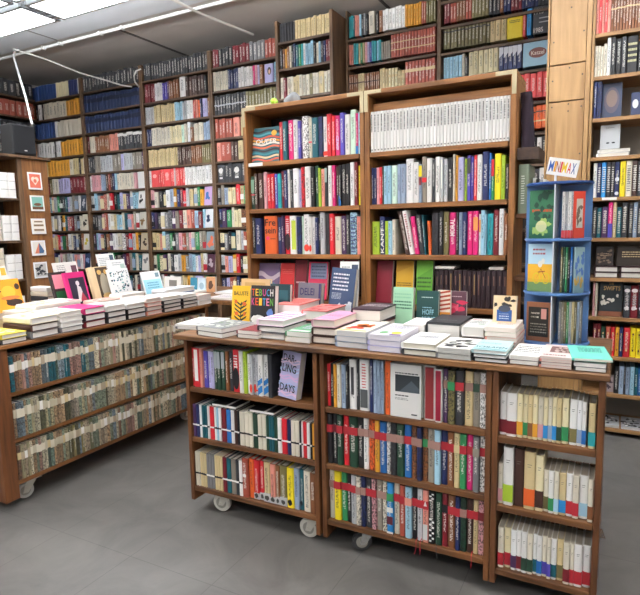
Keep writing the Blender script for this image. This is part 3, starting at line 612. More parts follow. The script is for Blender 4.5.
tall(278, 'r3.3 T4.4/19.3 m5.3/19.8 w4.6/19.6 v3.4 P1.5 w6*/20.6 W3.4/19.4 T6/19.4 B4.3*/19.6 w4.5 r4.6/20.2 r3.4 m4.7/19 v4.4/20 w5 q5.5/21 m2.6 c3', 137, TZ[0], .19, 'top shelf of the tall bookcase', t1)
def t2(n, d, o):
    if n == 1: rects(o, 'spine_panel', [(.1, .5, .9, .9)], '7fa38c', 'spine', .0012); rects(o, 'spine_panel', [(0, .42, 1, .46)], 'd6455a', 'spine', .0014)
    if n == 17: lines(o, .1, .3, .9, .97, 16, '17161a', 8, 'spine_title', 'spine')
    if n == 21: rects(o, 'spine_panel', [(.1, .62, .9, .98)], '93a9a0', 'spine', .0012)
    if n == 25: rects(o, 'spine_panel', [((0, 0), (1, 0), (1, .1), (0, .28))], '1f62a6', 'spine', .0012)
tall(249, 'E4/17.3 N3/18.6 N5.2/18.8 p3.4/19.2 r4/18 r3.7/18 v3.2/17.8 t3.5/17.8 R2.8/19 B3.5/19 w2/19.5 K3/19 w5.6/19.8 L2.4/19 r3.6*/20.3 w6/20.3 k4/20 E3.5/20.3 l2.7 i3.9 K3*/19 w4/19.8 m3.3/19.8 N3/19.2 k2.5/19.6 k4.7/20 k3.8/20 w4.5/20.6 R3.5/20.6 y3', 184, TZ[1], .19, 'second shelf of the tall bookcase', t2)
def t3(n, d, o):
    if n == 3: text(o, 'Fre', .1, .74, .95, .92, '2a1a18', 'spine_title', 'spine', .0012); text(o, 'sein', .1, .54, .95, .70, '2a1a18', 'spine_title', 'spine', .0012); rects(o, 'spine_panel', [ell(.3, .42, .14, .05)], 'e0357a', 'spine', .0012); lines(o, .5, .39, .9, .44, 1, '2a1a18', 3, 'spine_text', 'spine')
    if n == 6: rects(o, 'spine_panel', [ell(.5, .32, .5, .22)], '2a1a20', 'spine', .0010); lines(o, .25, .5, .75, .95, 8, 'efedea', 3, 'spine_title', 'spine')
    if n == 7: rects(o, 'spine_panel', [(.35, .12, .95, .88)], 'c9d84a', 'spine', .0012)
    if n == 21: lines(o, .15, .05, .85, .95, 10, '3a3f78', 3, 'spine_title', 'spine')
    if n in (10, 11): rects(o, 'spine_panel', [ell(.5, .16, .45, .09)], 'e0402e', 'spine', .0012)
tall(250, 'K3.2 B6.3 _2.5 o13 B4.2 P3 r5.8/20 w7/19.8 B4.5*/19.2 q2 w6/20.4 w3/19 w3/19 B3.2/18.5 k1.8 G5/21.2 K4.6*/20.3 r5/20.3 W6.4/18.8 P5.4/19 K3.8 c7*/20.5 i4/18.5', 230, TZ[2], .196, 'third shelf of the tall bookcase', t3)
# white series
row(FT, 370, ' '.join('w%.2f' % (3.2+.009*k) for k in range(41)), 124, TZ[0], .185, .12, 'slim_volume', 'volume of the slim series', 'top shelf of the tall bookcase', 'white uniform series on the top shelf', jit=.002, setback=(.002, .006), px1=510, lim=(-1.0505, -.4148), ink=0, hook=lambda n, d, o: (vtext(o, .3, .5, .7, .93, '4a4a4c', n), rects(o, 'publisher_mark', [(.25, .04, .75, .07)], '77777a', 'spine', .0012)))
def t4(n, d, o):
    if n == 13: rects(o, 'spine_panel', [(0, .68, 1, .97)], 'ecd422', 'spine', .0012); rects(o, 'spine_panel', [(.1, .46, .9, .66)], '701722', 'spine', .0012)
    if n == 14: rects(o, 'spine_panel', [(0, .44, 1, .54)], 'c8202c', 'spine', .0012)
    if n == 18: rects(o, 'spine_panel', [(.3, .3, .75, .95)], 'e8e6e0', 'spine', .0012)
    if n == 25: rects(o, 'spine_panel', [(.05, .6, .95, .94)], '3a3a3c', 'spine', .0012)
    if n == 31: rects(o, 'spine_panel', [(0, .58, 1, .99)], 'c8202c', 'spine', .0012)
tall(367.8, 'B2.4/17.2 B2.4/17.2 p3.3/17.2 r3/17.3 E1.5/17.6 c4/17.6 c4/17.6 q6/17.6 s4/18 s4.3/18 w8/20.2 w6/18.3 s3.3/17.2 x5/20.6 w5.4/19.6 K3.5/19 w5/20 G3.2/19.6 G4.5/18.8 k5/19 W2.6/20.6 Y2.8/20 L6.5/19 l2.7/18.3 v4/19.6 v2.8 r3.5/19.6 w5.6/19.6 B7/20.6 b2.7/19.8 e3/17.2 y7/19.4 l4.4/18.6 k4/14.8',
     180, TZ[1], .19, 'second shelf, tall bookcase beyond its upright', t4)
def t5(n, d, o):
    if n == 2: text(o, 'KANT', .2, .04, .85, .72, 'efedea', 'spine_title', 'spine', .0012, True)
    if n == 7: lines(o, .3, .2, .75, .95, 14, 'a83048', 3, 'spine_title', 'spine')
    if n == 15: text(o, 'MORAL', .1, .45, .85, .86, 'f4f1ea', 'spine_title', 'spine', .0012, True)
    if n == 16: lines(o, .3, .3, .7, .88, 14, '701742', 3, 'spine_title', 'spine')
    if n in (20, 21): rects(o, 'spine_panel', [(.1, .56, .9, .86)], 'e7a054', 'spine', .0012); lines(o, .15, .58, .85, .84, 6, '9a2a4a', 3, 'spine_title', 'spine')
tall(368, 'l7.8/15.8 B5.2/18 l3.4/16 c4.2/16 W3.6/16.6 _9.5 N5.2/20.5~11 w5/20.7~11 m4.7/17.8~8 K5.2/18.4~7 T2/18.4~5 _2 o3.2/15.6~3 K7.4*/19 k4.2/19.4 H5.8/19.4 m7.2/19 k2.6/19 s3.8/19 B4.7/19 m6/19.4 m6/19.4 w2.2/18 c4.2/19.6 c2/17.8 t6.4/18 R6/19.6 w5.2/20 n4.3/18.2',
     232, TZ[2], .19, 'third shelf, tall bookcase beyond its upright', t5)
# fourth shelf: face-out books and the plum volumes
FZ4 = TZ[3]
def fo(x0, x1, yt, yb, d, t, c, label, zb=None, **k): return facepx('display_book', FT, x0, x1, yt, yb, d, t, c, label, zb=FZ4 if zb is None else zb, **k)
o = fo(257, 277.5, 264, 300, .03, .012, '6a5478', 'purple booklet with a pale swirl leaning face out behind the yellow book', rot=3, tilt=-10); rects(o, 'cover_print', [wave(.55, .08, .14, 1, 1), wave(.3, .06, .08, 1.4, 2)], 'b8a8b4'); rects(o, 'cover_print', [ell(.62, .35, .22, .1)], '4d6a8c', lift=.0009)
o = fo(278.5, 293, 264, 300, .04, .014, 'c9282a', 'plain red book leaning face out next to the purple booklet', tilt=-9); lines(o, .15, .7, .85, .85, 3, 'd85a50')
o = fo(294, 306, 261, 300, .05, .02, '7f1c2c', 'dark red book leaning face out, half hidden by the pink and grey book'); lines(o, .1, .4, .9, .5, 1, 'd8b0b0')
o = fo(306.5, 326, 263, 300, .03, .016, 'c22a50', 'pink-red book with a grey-blue lettered panel leaning face out', tilt=-9); rects(o, 'cover_print', [(.12, .55, .95, .97)], '6f7a96'); lines(o, .18, .6, .9, .95, 4, '3a4466', 5); lines(o, .15, .38, .9, .5, 1, 'f4c0cc', 6)
for x0, x1, nm in ((329, 341, 'first'), (342, 357, 'second')): fo(x0, x1, 261, 300, .07, .02, '7d1626', f'{"wide" if nm == "second" else "narrow"} crimson book at the back behind the blue mountain book')
fo(375, 391, 262, 300, .03, .02, '84182c', 'crimson book leaning face out at the upright, beside the mustard yellow book', tilt=-9)
o = fo(394.5, 412, 262, 300, .03, .02, 'd9a81e', 'mustard yellow book with dark title lines leaning face out', tilt=-9); lines(o, .1, .42, .9, .52, 2, '4a3a10', 2); rects(o, 'cover_print', [((0, .72), (1, .9), (1, 1), (0, 1))], 'c08f14')
o = fo(415, 431.5, 262, 302, .03, .02, '5c9e2a', 'grass green book with dark title lines leaning face out', tilt=-9); lines(o, .08, .1, .92, .68, 6, '2d5216', 9); rects(o, 'cover_print', [((0, .6), (1, .85), (1, 1), (0, 1))], '6fb338')
row(FT, 433.5, 'N4.2/16.5 N4.6 N4.9 N4.9 N4.6 N5 N4.7 N5 N4.8 N4.9 N5 N5.3 N6 N6 N5', 285, FZ4, .17, .13, 'hardcover_book', 'gilt-lettered volume', 'fourth shelf of the tall bookcase', 'dark gilt-lettered volumes', 'hard', jit=.015, setback=(.02, .03), px1=508, lim=(-1.0505, -.4148),
    hook=lambda n, d, o: (setattr(o, 'color', (*lin('35262c'), 0)), rects(o, 'spine_title', [(.42, .35, .6, .9)] if n in (4, 6, 9, 10) else [(.42, .6, .58, .85)], 'a98a58' if n in (4, 9, 6) else '7d5f52', 'spine', .0012)))
for x0, x1 in ((434, 453), (488, 503)):
    book('paperback', 'lie', FT, FT.s(x0, 262), .02, FZ4+.182, .012, FT.s(x1, 262)-FT.s(x0, 262), .12, 'w', 'soft', f'white booklet lying on top of the dark volumes, {"near the green book" if x0 < 450 else "at the upright end"}', 'book', ink=0)
# on top and beside
P = onY(282.5, 98.5, 2.62)
bm = bmesh.new(); bmesh.ops.create_uvsphere(bm, u_segments=20, v_segments=12, radius=.019); bmesh.ops.create_uvsphere(bm, u_segments=16, v_segments=10, radius=.012, matrix=Matrix.Translation((.015, -.006, -.008)))
for v in bm.verts: v.co.z *= .9
o = mesh_obj('toy_ball', bm, plain('a8d838', .5), None, True); o.location = (P.x, 2.535, 1.9); tag(o, 'lime green knobbly ball on top of the tall bookcase', 'ball')
bm = bmesh.new(); bmesh.ops.create_uvsphere(bm, u_segments=28, v_segments=14, radius=1)
for v in bm.verts: v.co = Vector((v.co.x*.05, v.co.y*.045, max(0, v.co.z)*.06*(1+.12*math.sin(v.co.x*3)))) 
o = mesh_obj('cap', bm, plain('6c6e70', .8), None, True); q = onY(292.5, 104, 2.58); o.location = (q.x, 2.58, 1.8805); tag(o, 'grey domed cap lying on top of the tall bookcase', 'cap')
# hook-hung cloth, ledge and books on the tall bookcase's flank
FX = -.390
bm = bmesh.new(); nx, nz = 14, 18; q0 = []
for s in (0, 1):
    g = [[bm.verts.new((FX+.012+.026*s+.010*math.sin(i*1.5+j*.22)+.008*(j/nz), 2.545+(.035+.10*(j/nz)**.8)*(i/nx)+.05*(1-j/nz)*.6+.03*(j/nz), 1.80-.245*(j/nz))) for i in range(nx+1)] for j in range(nz+1)]; q0.append(g)
for s in (0, 1):
    g = q0[s]
    for j in range(nz):
        for i in range(nx): bm.faces.new((g[j][i], g[j][i+1], g[j+1][i+1], g[j+1][i]))
a, b = q0
for j in range(nz): bm.faces.new((a[j][0], b[j][0], b[j+1][0], a[j+1][0])); bm.faces.new((a[j][nx], a[j+1][nx], b[j+1][nx], b[j][nx]))
for i in range(nx): bm.faces.new((a[0][i], a[0][i+1], b[0][i+1], b[0][i])); bm.faces.new((a[nz][i], b[nz][i], b[nz][i+1], a[nz][i+1]))
bmesh.ops.recalc_face_normals(bm, faces=bm.faces[:])
tag(mesh_obj('cloth_bag', bm, plain('2f2330', .9), None, True), 'dark purple cloth bag hanging on the flank of the tall bookcase', 'bag')
r = empty('wall_ledge', (FX+.06, 2.6, 1.3), 'small brown wooden box ledges fixed to the flank of the tall bookcase', 'ledge')
wbox('ledge_board', (FX+.001, 2.53, 1.270), (FX+.125, 2.75, 1.29), W_TROL, r)
wbox('ledge_board', (FX+.001, 2.53, 1.0), (FX+.10, 2.75, 1.02), W_TROL, r)
wbox('ledge_box', (FX+.001, 2.53, 1.515), (FX+.090, 2.74, 1.565), wood('wood_dark_box', '2f2018', '4d3526', 'y'), r)
FF = Frame('A', 2.535)
o = book('hardcover_book', 'stand', FF, FX+.03, .002, 1.291, .045, .18, .205, '6f7b68', 'hard', 'grey-green hardcover standing on the ledge beside the tall bookcase', 'book', ink=0); lines(o, .3, .2, .6, .8, 12, 'cfd2c4', 4, 'spine_title', 'spine')
for i, (c, hh) in enumerate((('w', .15), ('k', .145), ('G', .14), ('w', .142))): book('paperback', 'stand', FF, FX+.066+i*.0135, .05, 1.291, .012, .13, hh, c, 'soft', f'{CN[c]} booklet standing on the flank ledge, {ORD[i]} behind the grey-green hardcover', 'book', ink=1.0 if c == 'k' else .5)
# ------------------------------------------------------------------ booklets on the wheeled table
FB = Frame('B', BXF+.004)
q = random.Random(5); BPAL = 'AAACCDFFFIJMMMOQQQSUAHxHJF'
for ri, (z, nm) in enumerate(zip(ZT, ('top', 'middle', 'bottom'))):
    toks = []
    c = 'x'
    for k in range(80):
        if q.random() < .75: c = q.choice(BPAL if ri or k > 22 else 'UDIIDTUUOFS')
        toks.append(f"{c}{q.uniform(.7, 1.35):.2f}*" if q.random() < .8 else f"{c}{q.uniform(.7, 1.3):.2f}")
    def lab(n, d, o): band(o, q.uniform(.55, .6)+.012*((n//4) % 3), q.uniform(.77, .84)+.012*((n//4) % 3), q.choice('WQhWwQMW'))
    row(FB, 0, ' '.join(toks), 0, z, .168, .115, 'booklet', 'slim booklet', f'the {nm} shelf of the booklet table', f'pattern-bound booklets on the {nm} shelf', 'thin', jit=.012, setback=(.002, .006), hook=lab, span=(1.548, 2.95), fill=.93)
# ------------------------------------------------------------------ back wall rows
def bay(i, ri, toks, name='old_volume', noun='volume', h=.185, jit=.05, hook=None, span=None, kind='hard', **k):
    f = Frame('A', YBK+.006); a = span or (BX[i]+.03, BX[i+1]-.03)
    return row(f, 0, toks, 0, ZB[ri], h, .15, name, noun, f'shelf {["one","two","three","four","five","six","seven","eight","nine","ten","eleven"][ri]} down, {["corner bay", "blue-series bay", "bay with the beige sets", "bay by the oak bookcase"][i]}',
        f'{name.replace("_", " ")}s on the back wall', kind, small=True, jit=jit, hook=hook, span=a, **k)
def rep(s): 
    o = []
    for t in s.split():
        if 'x' in t[1:]: a, n = t.rsplit('x', 1); o += [a]*int(n)
        else: o.append(t)
    return ' '.join(o)
OLD = {(0, 0): 'X3x10 z2.4x5 B3x3 w2.5', (0, 1): 'W3.5 n4 k3 w3.5 k2 W3.4x7 Y3x5', (0, 2): 'X3.2x9 w2.2 W4x7', (0, 3): 'w3.4x9 k2 w3x2 Y3.6x8', (0, 4): 'h3x6 Y3.6x7 W4 h3x2 k2 h3 W2.4', (0, 5): 'j4 R4x4 H3.5 W4x2 L3.6x4 R4.2x5',
  (1, 0): 'K3.2x19', (1, 1): 'B3.6x17', (1, 2): 'B3.6x17', (1, 3): 'R4 W4x2 n3.8x6 i4x3 K4.6x8', (1, 4): 'K3x3 x4x2 G4x4 x4x3 L4 G4x3 x4x3 P3', (1, 5): 'w3 p3.2x4 s3x2 N3.4 u3 N3.2 B3 c3 W3.6x6 p3 _2 w10',
  (2, 0): 'K2.8x24', (2, 1): 'R3x5 w3.4x3 v3x2 P3 n3x4 _2 w8/21.5 N4x6 k3 _3', (2, 2): 'G4.5x3 h3.6x9 c4x3 G3x2 w4.4x2 _1 r1.5 u2.4 i3 o3 B3 L4x2 n3', (2, 3): 'B3x2 W3.6x7 z3x5 q3 W3 _1 w4/21 n4/15 W3x4 s3x3', (2, 4): 'h3x15 N2.8x7 n2.8x5 H2.8x5', (2, 5): 'w3 j10 j2 j2 j2 j9 j2 j2 w1 j3x4 w2.6x8 w4/20x3',
  (3, 0): 'R3x2 K3.2x4 R3.2x5 g3.4x4 u3.2x3 W4.5', (3, 1): 'W3x6 B3.2x4 w3.4x5 m2.4 p3 L2.6 n4 _1 L10 _1 c3 G3x2', (3, 2): 'K3x11 H3x10 s3x2', (3, 3): 'u3.3x5 i6 _1 h3.4 K3.6x4 _20', (3, 4): 'i4 u5x2 N3x2 h4.5x2 n3 _28', (3, 5): 'K6 K3x2 K7 K3 _28'}
for (i, ri), s in OLD.items():
    hk = None
    if (i, ri) == (1, 3): hk = lambda n, d, o: band(o, .8, .97, 'w') if d['c'] == 'K' else None
    elif (i, ri) in ((1, 1), (1, 2)): hk = lambda n, d, o: (setattr(o, 'color', (*lin('1d2e54'), 0.0)), band(o, .55, .78, '141f3a'))[0]
    elif (i, ri) == (2, 5): hk = lambda n, d, o: rects(o, 'spine_panel', [ell(.5, .66, .26, .12)], 'eba9a4', 'spine', .0012) if d['w'] > 8 else None
    elif (i, ri) == (3, 5): hk = lambda n, d, o: rects(o, 'spine_picture', [ell(.5, .66, .3, .16, 14, .3, n), (.3, .2, .7, .3)], 'e4e2de', 'spine', .0012) if d['w'] > 5 else None
    elif (i, ri) == (3, 1): hk = lambda n, d, o: (rects(o, 'spine_picture', [ell(.6, .62, .22, .2)], '2a2230', 'spine', .0012), rects(o, 'spine_picture', [ell(.6, .58, .11, .12)], 'd9b8a4', 'spine', .0016)) if d['c'] == 'L' and d['w'] > 5 else None
    elif (i, ri) == (3, 2): hk = lambda n, d, o: band(o, .1, .26, 'z') if d['c'] == 'H' else band(o, .45, .52, 'G') if d['c'] == 'K' else None
    bay(i, ri, rep(s), hook=hk, h=.175 if ri == 0 else .188, name='series_volume' if (i, ri) in ((1, 0), (1, 1), (1, 2), (2, 0), (3, 0), (3, 2), (0, 0), (0, 2), (2, 4)) else 'old_volume', ink=0.0 if (i, ri) in ((1, 1), (1, 2), (0, 0), (0, 2)) else None)
MIXP = 'wwwWWGGgKkkRruBsnYpPTehzcxLi'
for i in range(4):
    for ri in range(6, 10 if i == 0 else 11):
        sp = (BX[i]+.03, BX[i+1]-.03) if i < 3 else (BX[i]+.03, -3.12)
        if i == 0: sp = (BX[i]+.18, BX[i+1]-.03)
        if ri == 10 and i == 0: sp = (-6.35, -6.05)
        facew = .13 if i < 3 and ri < 10 else 0
        toks = randrow(i*20+ri, MIXP, (sp[1]-sp[0]-facew)*100, 3.5, 6)
        def hk(n, d, o):
            if n % 3 == 1 and d['w'] > 3.6: band(o, .1+.05*(n % 4), .3+.12*(n % 5), 'wkrGzKs'[n % 7])
        bay(i, ri, toks, 'novel', 'novel', .188, .1, hk, (sp[0], sp[1]-facew), 'soft')
        if facew:
            k = i*5+ri-6; fcol = ['3a4656', 'd9d2bf', 'f0ece2', '2b3f63', 'c9c4ba', 'f0efea', 'd8d4c8', 'b7a98e', 'efeae2', '9fb1bd', 'c8a7cf', 'e3e6ea', '7f939c', '4a2a3a', 'd6cdbb'][k]
            dc = ['c9ced2', '3f3a30', 'd8c23a', '8fa3cc', '6b6258', '2a2a2c', '8a6a40', '3a2a20', '7a7a7a', '303a40', '3c6fb0', '22345a', 'd46a4a', 'c9bfc4', '54402c'][k]
            o = face('display_book', Frame('A', YBK+.002), sp[1]-.125, sp[1]-.005, ZB[ri], ZB[ri]+.195, .006, .016, fcol, f'{["slate", "cream", "white, yellow-marked", "blue", "stone grey", "white sketch-covered", "pale pictorial", "tan figure-covered", "plain white", "pale blue-grey", "pink and blue swirled", "white face-painted", "blue-grey paper-boat", "aubergine", "buff"][k]} book facing out, end of shelf {["seven","eight","nine","ten"][ri-6]}, {["corner bay", "blue-series bay", "bay with the beige sets"][i]}', rot=-8)
            blobs(o, 'cover_picture', dc, .3, .3, .75, .7, 5, .17, k+3)
            if k == 12: rects(o, 'cover_picture', [((.1, .3), (.9, .75), (.9, .5), (.5, .1))], 'd8714f', lift=.0016)
FM = Frame('A', 4.606)
def upper(fr, span, z, s, h, where, hook=None, name='leather_volume', noun='volume', jit=.03):
    row(fr, 0, rep(s), 0, z, h, .14, name, noun, where, 'volumes high on the back wall', 'hard', small=True, jit=jit, hook=hook, span=span)
wm = 'of the narrow proud wall bookcase'
upper(FM, (-2.832, -2.305), 2.945, 'K3.2*x6 h3x13', .165, 'top shelf '+wm); upper(FM, (-2.832, -2.305), 2.708, 'k3 n3 Y2.6 n3 W2.6 k2.6 B2.4 T3.4 e3 t2.6 w2.6 c3x3 k3 W3 c2.4 k3 B2.4 R2.8x2', .19, 'second shelf '+wm, jit=.08)
upper(FM, (-2.832, -2.305), 2.445, 'W3 R2.8 W6 h3x2 W3x3 H3 W3x2 h4.5 W3x2', .185, 'third shelf '+wm, lambda n, d, o: rects(o, 'spine_picture', [ell(.5, .6, .3, .18)], 'b5ab97', 'spine', .0012) if d['w'] > 4 else None)
upper(FM, (-2.56, -2.305), 2.2, 'h3 W3 h3x3 W3x3', .18, 'lowest visible shelf '+wm)
FU = Frame('A', 4.856); wa = 'of the leather-set wall bookcase'; wb = 'of the blue-box wall bookcase'
SA = (-2.24, -1.43); SB = (-1.36, -.47)
upper(FU, SA, 2.960, 't3.4x2 T2 i3x2 c3 K3 g3 k3 _1 W8/19 _2 k4 n5 w4.3x7 Y3.4x6 u3x2 H3x4', .178, 'top shelf '+wa)
upper(FU, SA, 2.72, 'i3x2 t3x2 h2.6 e3 h2.4 p3.4 L3 v2.6 t3x2 c2.6 t3 x3/15x4 u3.5/19.5x15', .175, 'second shelf '+wa, lambda n, d, o: (band(o, .3, .34, 'h'), band(o, .62, .66, 'h')) if n > 18 else None)
upper(FU, SA, 2.465, 'n3/16.5x4 h3/16.5x3 n2.6/16x8 h4/18x2 h4/17 z4/17x3 h4.6/14x2 _1 u4.2/20x9', .17, 'third shelf '+wa, lambda n, d, o: band(o, .5, .56, 'N') if n < 16 else band(o, .55, .68, 'h') if n > 18 else None)
upper(FU, SB, 2.925, 'R3.2x2 u3.2x2 n3.2x3 u3x2 H3.4x5 K3.6x3 n3.4 B3.4x2 R3.4x3 B3x5 K3x6', .17, 'top shelf '+wb)
def hb2(n, d, o):
    if d['w'] > 9 and d['c'] == 'y': lines(o, .15, .68, .85, .82, 2, '4a4420', 3, 'cover_text', 'spine')
    if d['w'] > 9 and d['c'] == 'K': text(o, '1913', .06, .72, .6, .92, 'e8e6e0', 'cover_title', 'spine', .0012); text(o, '1985', .06, .06, .6, .24, 'e8e6e0', 'cover_title', 'spine', .0012); rects(o, 'cover_print', [(.35, .4, .95, .44), (.35, .55, .95, .59)], 'b9b9b9', 'spine', .0012)
    if d['c'] == 'H' : band(o, .74, .79, 'K')
upper(FU, SB, 2.715, 'H3.1x13 h4.6x3 y13 j2.6 _.6 a4/20 _.6 K14/20.5 k3 k2.4', .18, 'second shelf '+wb, hb2)
def hb3(n, d, o):
    if d['w'] > 20: rects(o, 'cover_print', [ell(.5, .5, .3, .2)], '7d4a44', 'spine', .0012); text(o, 'Katzel', .28, .42, .72, .58, 'f2e8dc', 'cover_title', 'spine', .0020)
    if d['c'] == 'B': rects(o, 'spine_panel', [((0, .5), (1, .7), (1, .95), (0, .95))], 'e4e8ee', 'spine', .0012)
upper(FU, SB, 2.48, 'c3/17x6 W2.6 K2.6/15 _1 z4.6/19.5x6 _.5 B4/18.5x5 _.4 c26/19.5 _3', .18, 'third shelf '+wb, hb3)
for j in range(4): book('paperback', 'lie', FU, FU.s(468+j*4.5, 84), .02, 2.4675, .03, .03, .12, 'w', 'soft', f'white booklet lying end-on above the oak bookcase, {ORD[j]} from left', 'book', ink=0)
upper(FU, (-.80, -.47), 2.235, 'j4.4x7', .19, 'shelf with the pinkish-red series by the pilaster'); upper(FU, (-.80, -.47), 1.997, 'o4.2x7', .175, 'shelf with the orange-brown set by the pilaster', lambda n, d, o: (band(o, .3, .36, 'h'), band(o, .7, .76, 'N')))
upper(FU, (-.80, -.47), 1.75, 'w4 G3 w3 e2.6 k3.4 w3 k3.4 K3.6', .18, 'shelf below the orange-brown set', name='old_volume'); upper(FU, (-.80, -.47), 1.5, 'k4 w3 G3 K3.4 w3 k3', .18, 'shelf behind the flank ledge', name='old_volume')
# side wall and postcard shelf unit
FL = Frame('B', -6.456)
for ri, s in ((0, 'K3 z1.5 K4x6 k4x3'), (1, 'K4x3 u4x7'), (2, 's3x5 K4x5'), (3, 'K4x4 n4x5'), (4, 'H4x8')):
    row(FL, 0, rep(s), 0, ZB[ri], .18, .14, 'series_volume', 'volume', f'{ORD[ri]} shelf down of the side-wall bookcase', 'volumes on the side wall', 'hard', small=True, span=(3.9, 4.69))
FP = Frame('B', UX-.012); q = random.Random(9)
for ri, z in enumerate((1.545, 1.19, .86, .5)):
    row(FP, 0, f'w9/27 w9/{q.choice((25, 27))} _1 w8/26 W9/27 _1 w9/21 w8/21', 0, z, .26, .2, 'boxed_volume', 'boxed volume', f'the {ORD[ri]} shelf of the postcard shelf unit', 'white boxed volumes in the postcard unit', 'soft', jit=.01, ink=0, span=(2.6, 3.05), hook=lambda n, d, o: rects(o, 'spine_title', [(.02, .33, .98, .345), (.02, .66, .98, .672)], '6a625e', 'spine', .0012))
# speaker
r = empty('loudspeaker', (UX-.14, 3.13, 1.906), 'black loudspeaker box standing on top of the postcard shelf unit', 'speaker')
wbox('cabinet', (UX-.16, 3.035, 1.907), (UX-.002, 3.255, 2.165), plain('0f1013', .7), r, .008)
wbox('grille', (UX-.0015, 3.045, 1.92), (UX+.008, 3.245, 2.155), plain('15161a', .9), r, .004)
wbox('badge', (UX+.0085, 3.135, 1.945), (UX+.010, 3.16, 1.953), plain('d9d9d9', .4), r, 0)
# postcards on the end panel
PC = [(28.5, 42, 172.5, 189.5, 'd9705a', 'red heart-shaped'), (31, 44.5, 195.5, 211, '7fb5ac', 'teal and brown'), (32, 46, 218.5, 234, 'efeae0', 'striped cream'), (32, 46, 240.5, 255.5, 'e9e6e0', 'orange and blue painted'), (34.5, 48, 262, 278, 'c9c7c4', 'dark grey patterned')]
FC = Frame('B', UX+.016)
for i, (x0, x1, yt, yb, c, nm) in enumerate(PC):
    s0, s1 = FC.s(x0, (yt+yb)/2), FC.s(x1, (yt+yb)/2); z0, z1 = FC.z((x0+x1)/2, yb), FC.z((x0+x1)/2, yt)
    r = book('postcard', 'face', FC, s0, .004, z0, .006, s1-s0, z1-z0, 'w', 'thin', f'{nm} postcard on the shelf unit end panel, {ORD[i]} from the top', 'postcard', 'postcards on the end panel', small=True, ink=0, tilt=math.radians(-3))
    rects(r, 'card_picture', [(.1, .1, .9, .9)], c)
    if i == 0: rects(r, 'card_picture', [ell(.38, .6, .16, .14), ell(.62, .6, .16, .14), ((.24, .55), (.76, .55), (.5, .25))], 'f3d9c8', lift=.0009); rects(r, 'card_picture', [ell(.5, .5, .12, .12)], 'd9705a', lift=.0013)
    if i == 1: rects(r, 'card_picture', [ell(.5, .42, .28, .1), (.1, .1, .9, .28)], '6b4a33', lift=.0009)
    if i == 2: rects(r, 'card_picture', [(.15, .2, .85, .32), (.15, .5, .85, .62), (.2, .75, .8, .84)], '8a7258', lift=.0009)
    if i == 3: rects(r, 'card_picture', [((.2, .15), (.55, .85), (.5, .15))], 'e0866a', lift=.0009); rects(r, 'card_picture', [((.5, .15), (.55, .85), (.88, .3), (.8, .15))], '3f5f86', lift=.001)
    if i == 4: blobs(r, 'card_picture', '3a3c42', .2, .2, .8, .8, 16, .12, 7)
# ------------------------------------------------------------------ side bookcase rows (right)
FR = Frame('A', RY+.006); q = random.Random(3)
def srow(x0, toks, z, h, where, hook=None, jit=.04): row(FR, x0, rep(toks), {2.312: 20, 2.076: 62, 1.389: 180, 1.153: 222, .681: 300, .444: 340, .215: 378}.get(z, 100), z, h, .15, 'storybook', 'book', where+' of the side bookcase', 'books in the side bookcase', 'hard', jit=jit, hook=hook, small=True, lim=(-.1555, .92), hmax=.206)
srow(593.3, 'i3 j3 i3 j3 i3.4 n3.2x10', 2.312, .2, 'top visible shelf', lambda n, d, o: band(o, .6, .64, 'h') if n > 5 else None, .02)
srow(593.5, 'W3.2 W3 W3 W3.2 w4/21 k5/20.5 k6/19.5 K5/20 k12/20 k5', 2.076, .17, 'white-spined shelf', lambda n, d, o: lines(o, .1, .3, .9, .9, 4, 'b9b48a', 3, 'cover_text', 'spine') if d['w'] > 10 else None)
srow(593.5, 'B3.4/21 B5/21*', 1.842, .21, 'navy shelf')
FR2 = Frame('A', RY+.002)
def so(x0, x1, yt, yb, z, c, label, d=.03, **k): return facepx('display_book', FR, x0, x1, yt, yb, d, .02, c, label, zb=z, tilt=-5, **k)
o = so(602, 622, 83, 112, 1.842, '26324e', 'dark blue ornate storybook facing out beside the navy spines'); rects(o, 'cover_picture', [ell(.5, .5, .38, .38)], '4a4250'); rects(o, 'cover_picture', [ell(.5, .55, .28, .25)], '6d5a52', lift=.001); lines(o, .3, .4, .75, .55, 2, 'c2b49a')
o = so(631, 646, 92, 112, 1.842, '1d2a50', 'navy book facing out at the open end of the navy shelf'); rects(o, 'cover_picture', [ell(.3, .5, .2, .2)], 'd8dbe2')
o = so(600, 620, 125, 151, 1.665, 'b9bcbe', 'silver grey book with small dark eyes facing out on white booklets'); lines(o, .3, .86, .7, .92, 1, '77797b'); rects(o, 'cover_picture', [ell(.4, .25, .09, .03), ell(.68, .25, .09, .03)], '17161a')
for j in range(2): book('paperback', 'lie', FR, FR.s(596+j, 155), .01, 1.623+.0205*j+.01, .019, FR.s(630, 155)-FR.s(597, 155), .16, 'w', 'soft', f'{["lower", "upper"][j]} white booklet lying under the silver grey book', 'book', ink=0)
srow(593, 'w4 B4.2 a5 K4.6 K3.6 B5.4 y5.8 W6.4 N5.5 K5 n4 w4 k5', 1.389, .2, 'shelf with the yellow spine', lambda n, d, o: rects(o, 'spine_picture', [ell(.5, .5, .4, .06), ell(.5, .1, .4, .05)], 'd8dce8', 'spine', .0012) if n == 6 else lines(o, .2, .15, .8, .9, 12, 'd6d4cc' if lum(o.color[:3]) < .3 else '4a4a4a', n, 'spine_title', 'spine') if n in (2, 3, 4, 5, 8, 9, 10) else None, .01)
o = wbox('shelf_label', (FR.s(602, 197), RY+.0015, 1.372), (FR.s(617, 197), RY+.0035, 1.388), plain('efede6'), [x for x in bpy.data.objects if x.name.startswith('side_bookcase')][0])
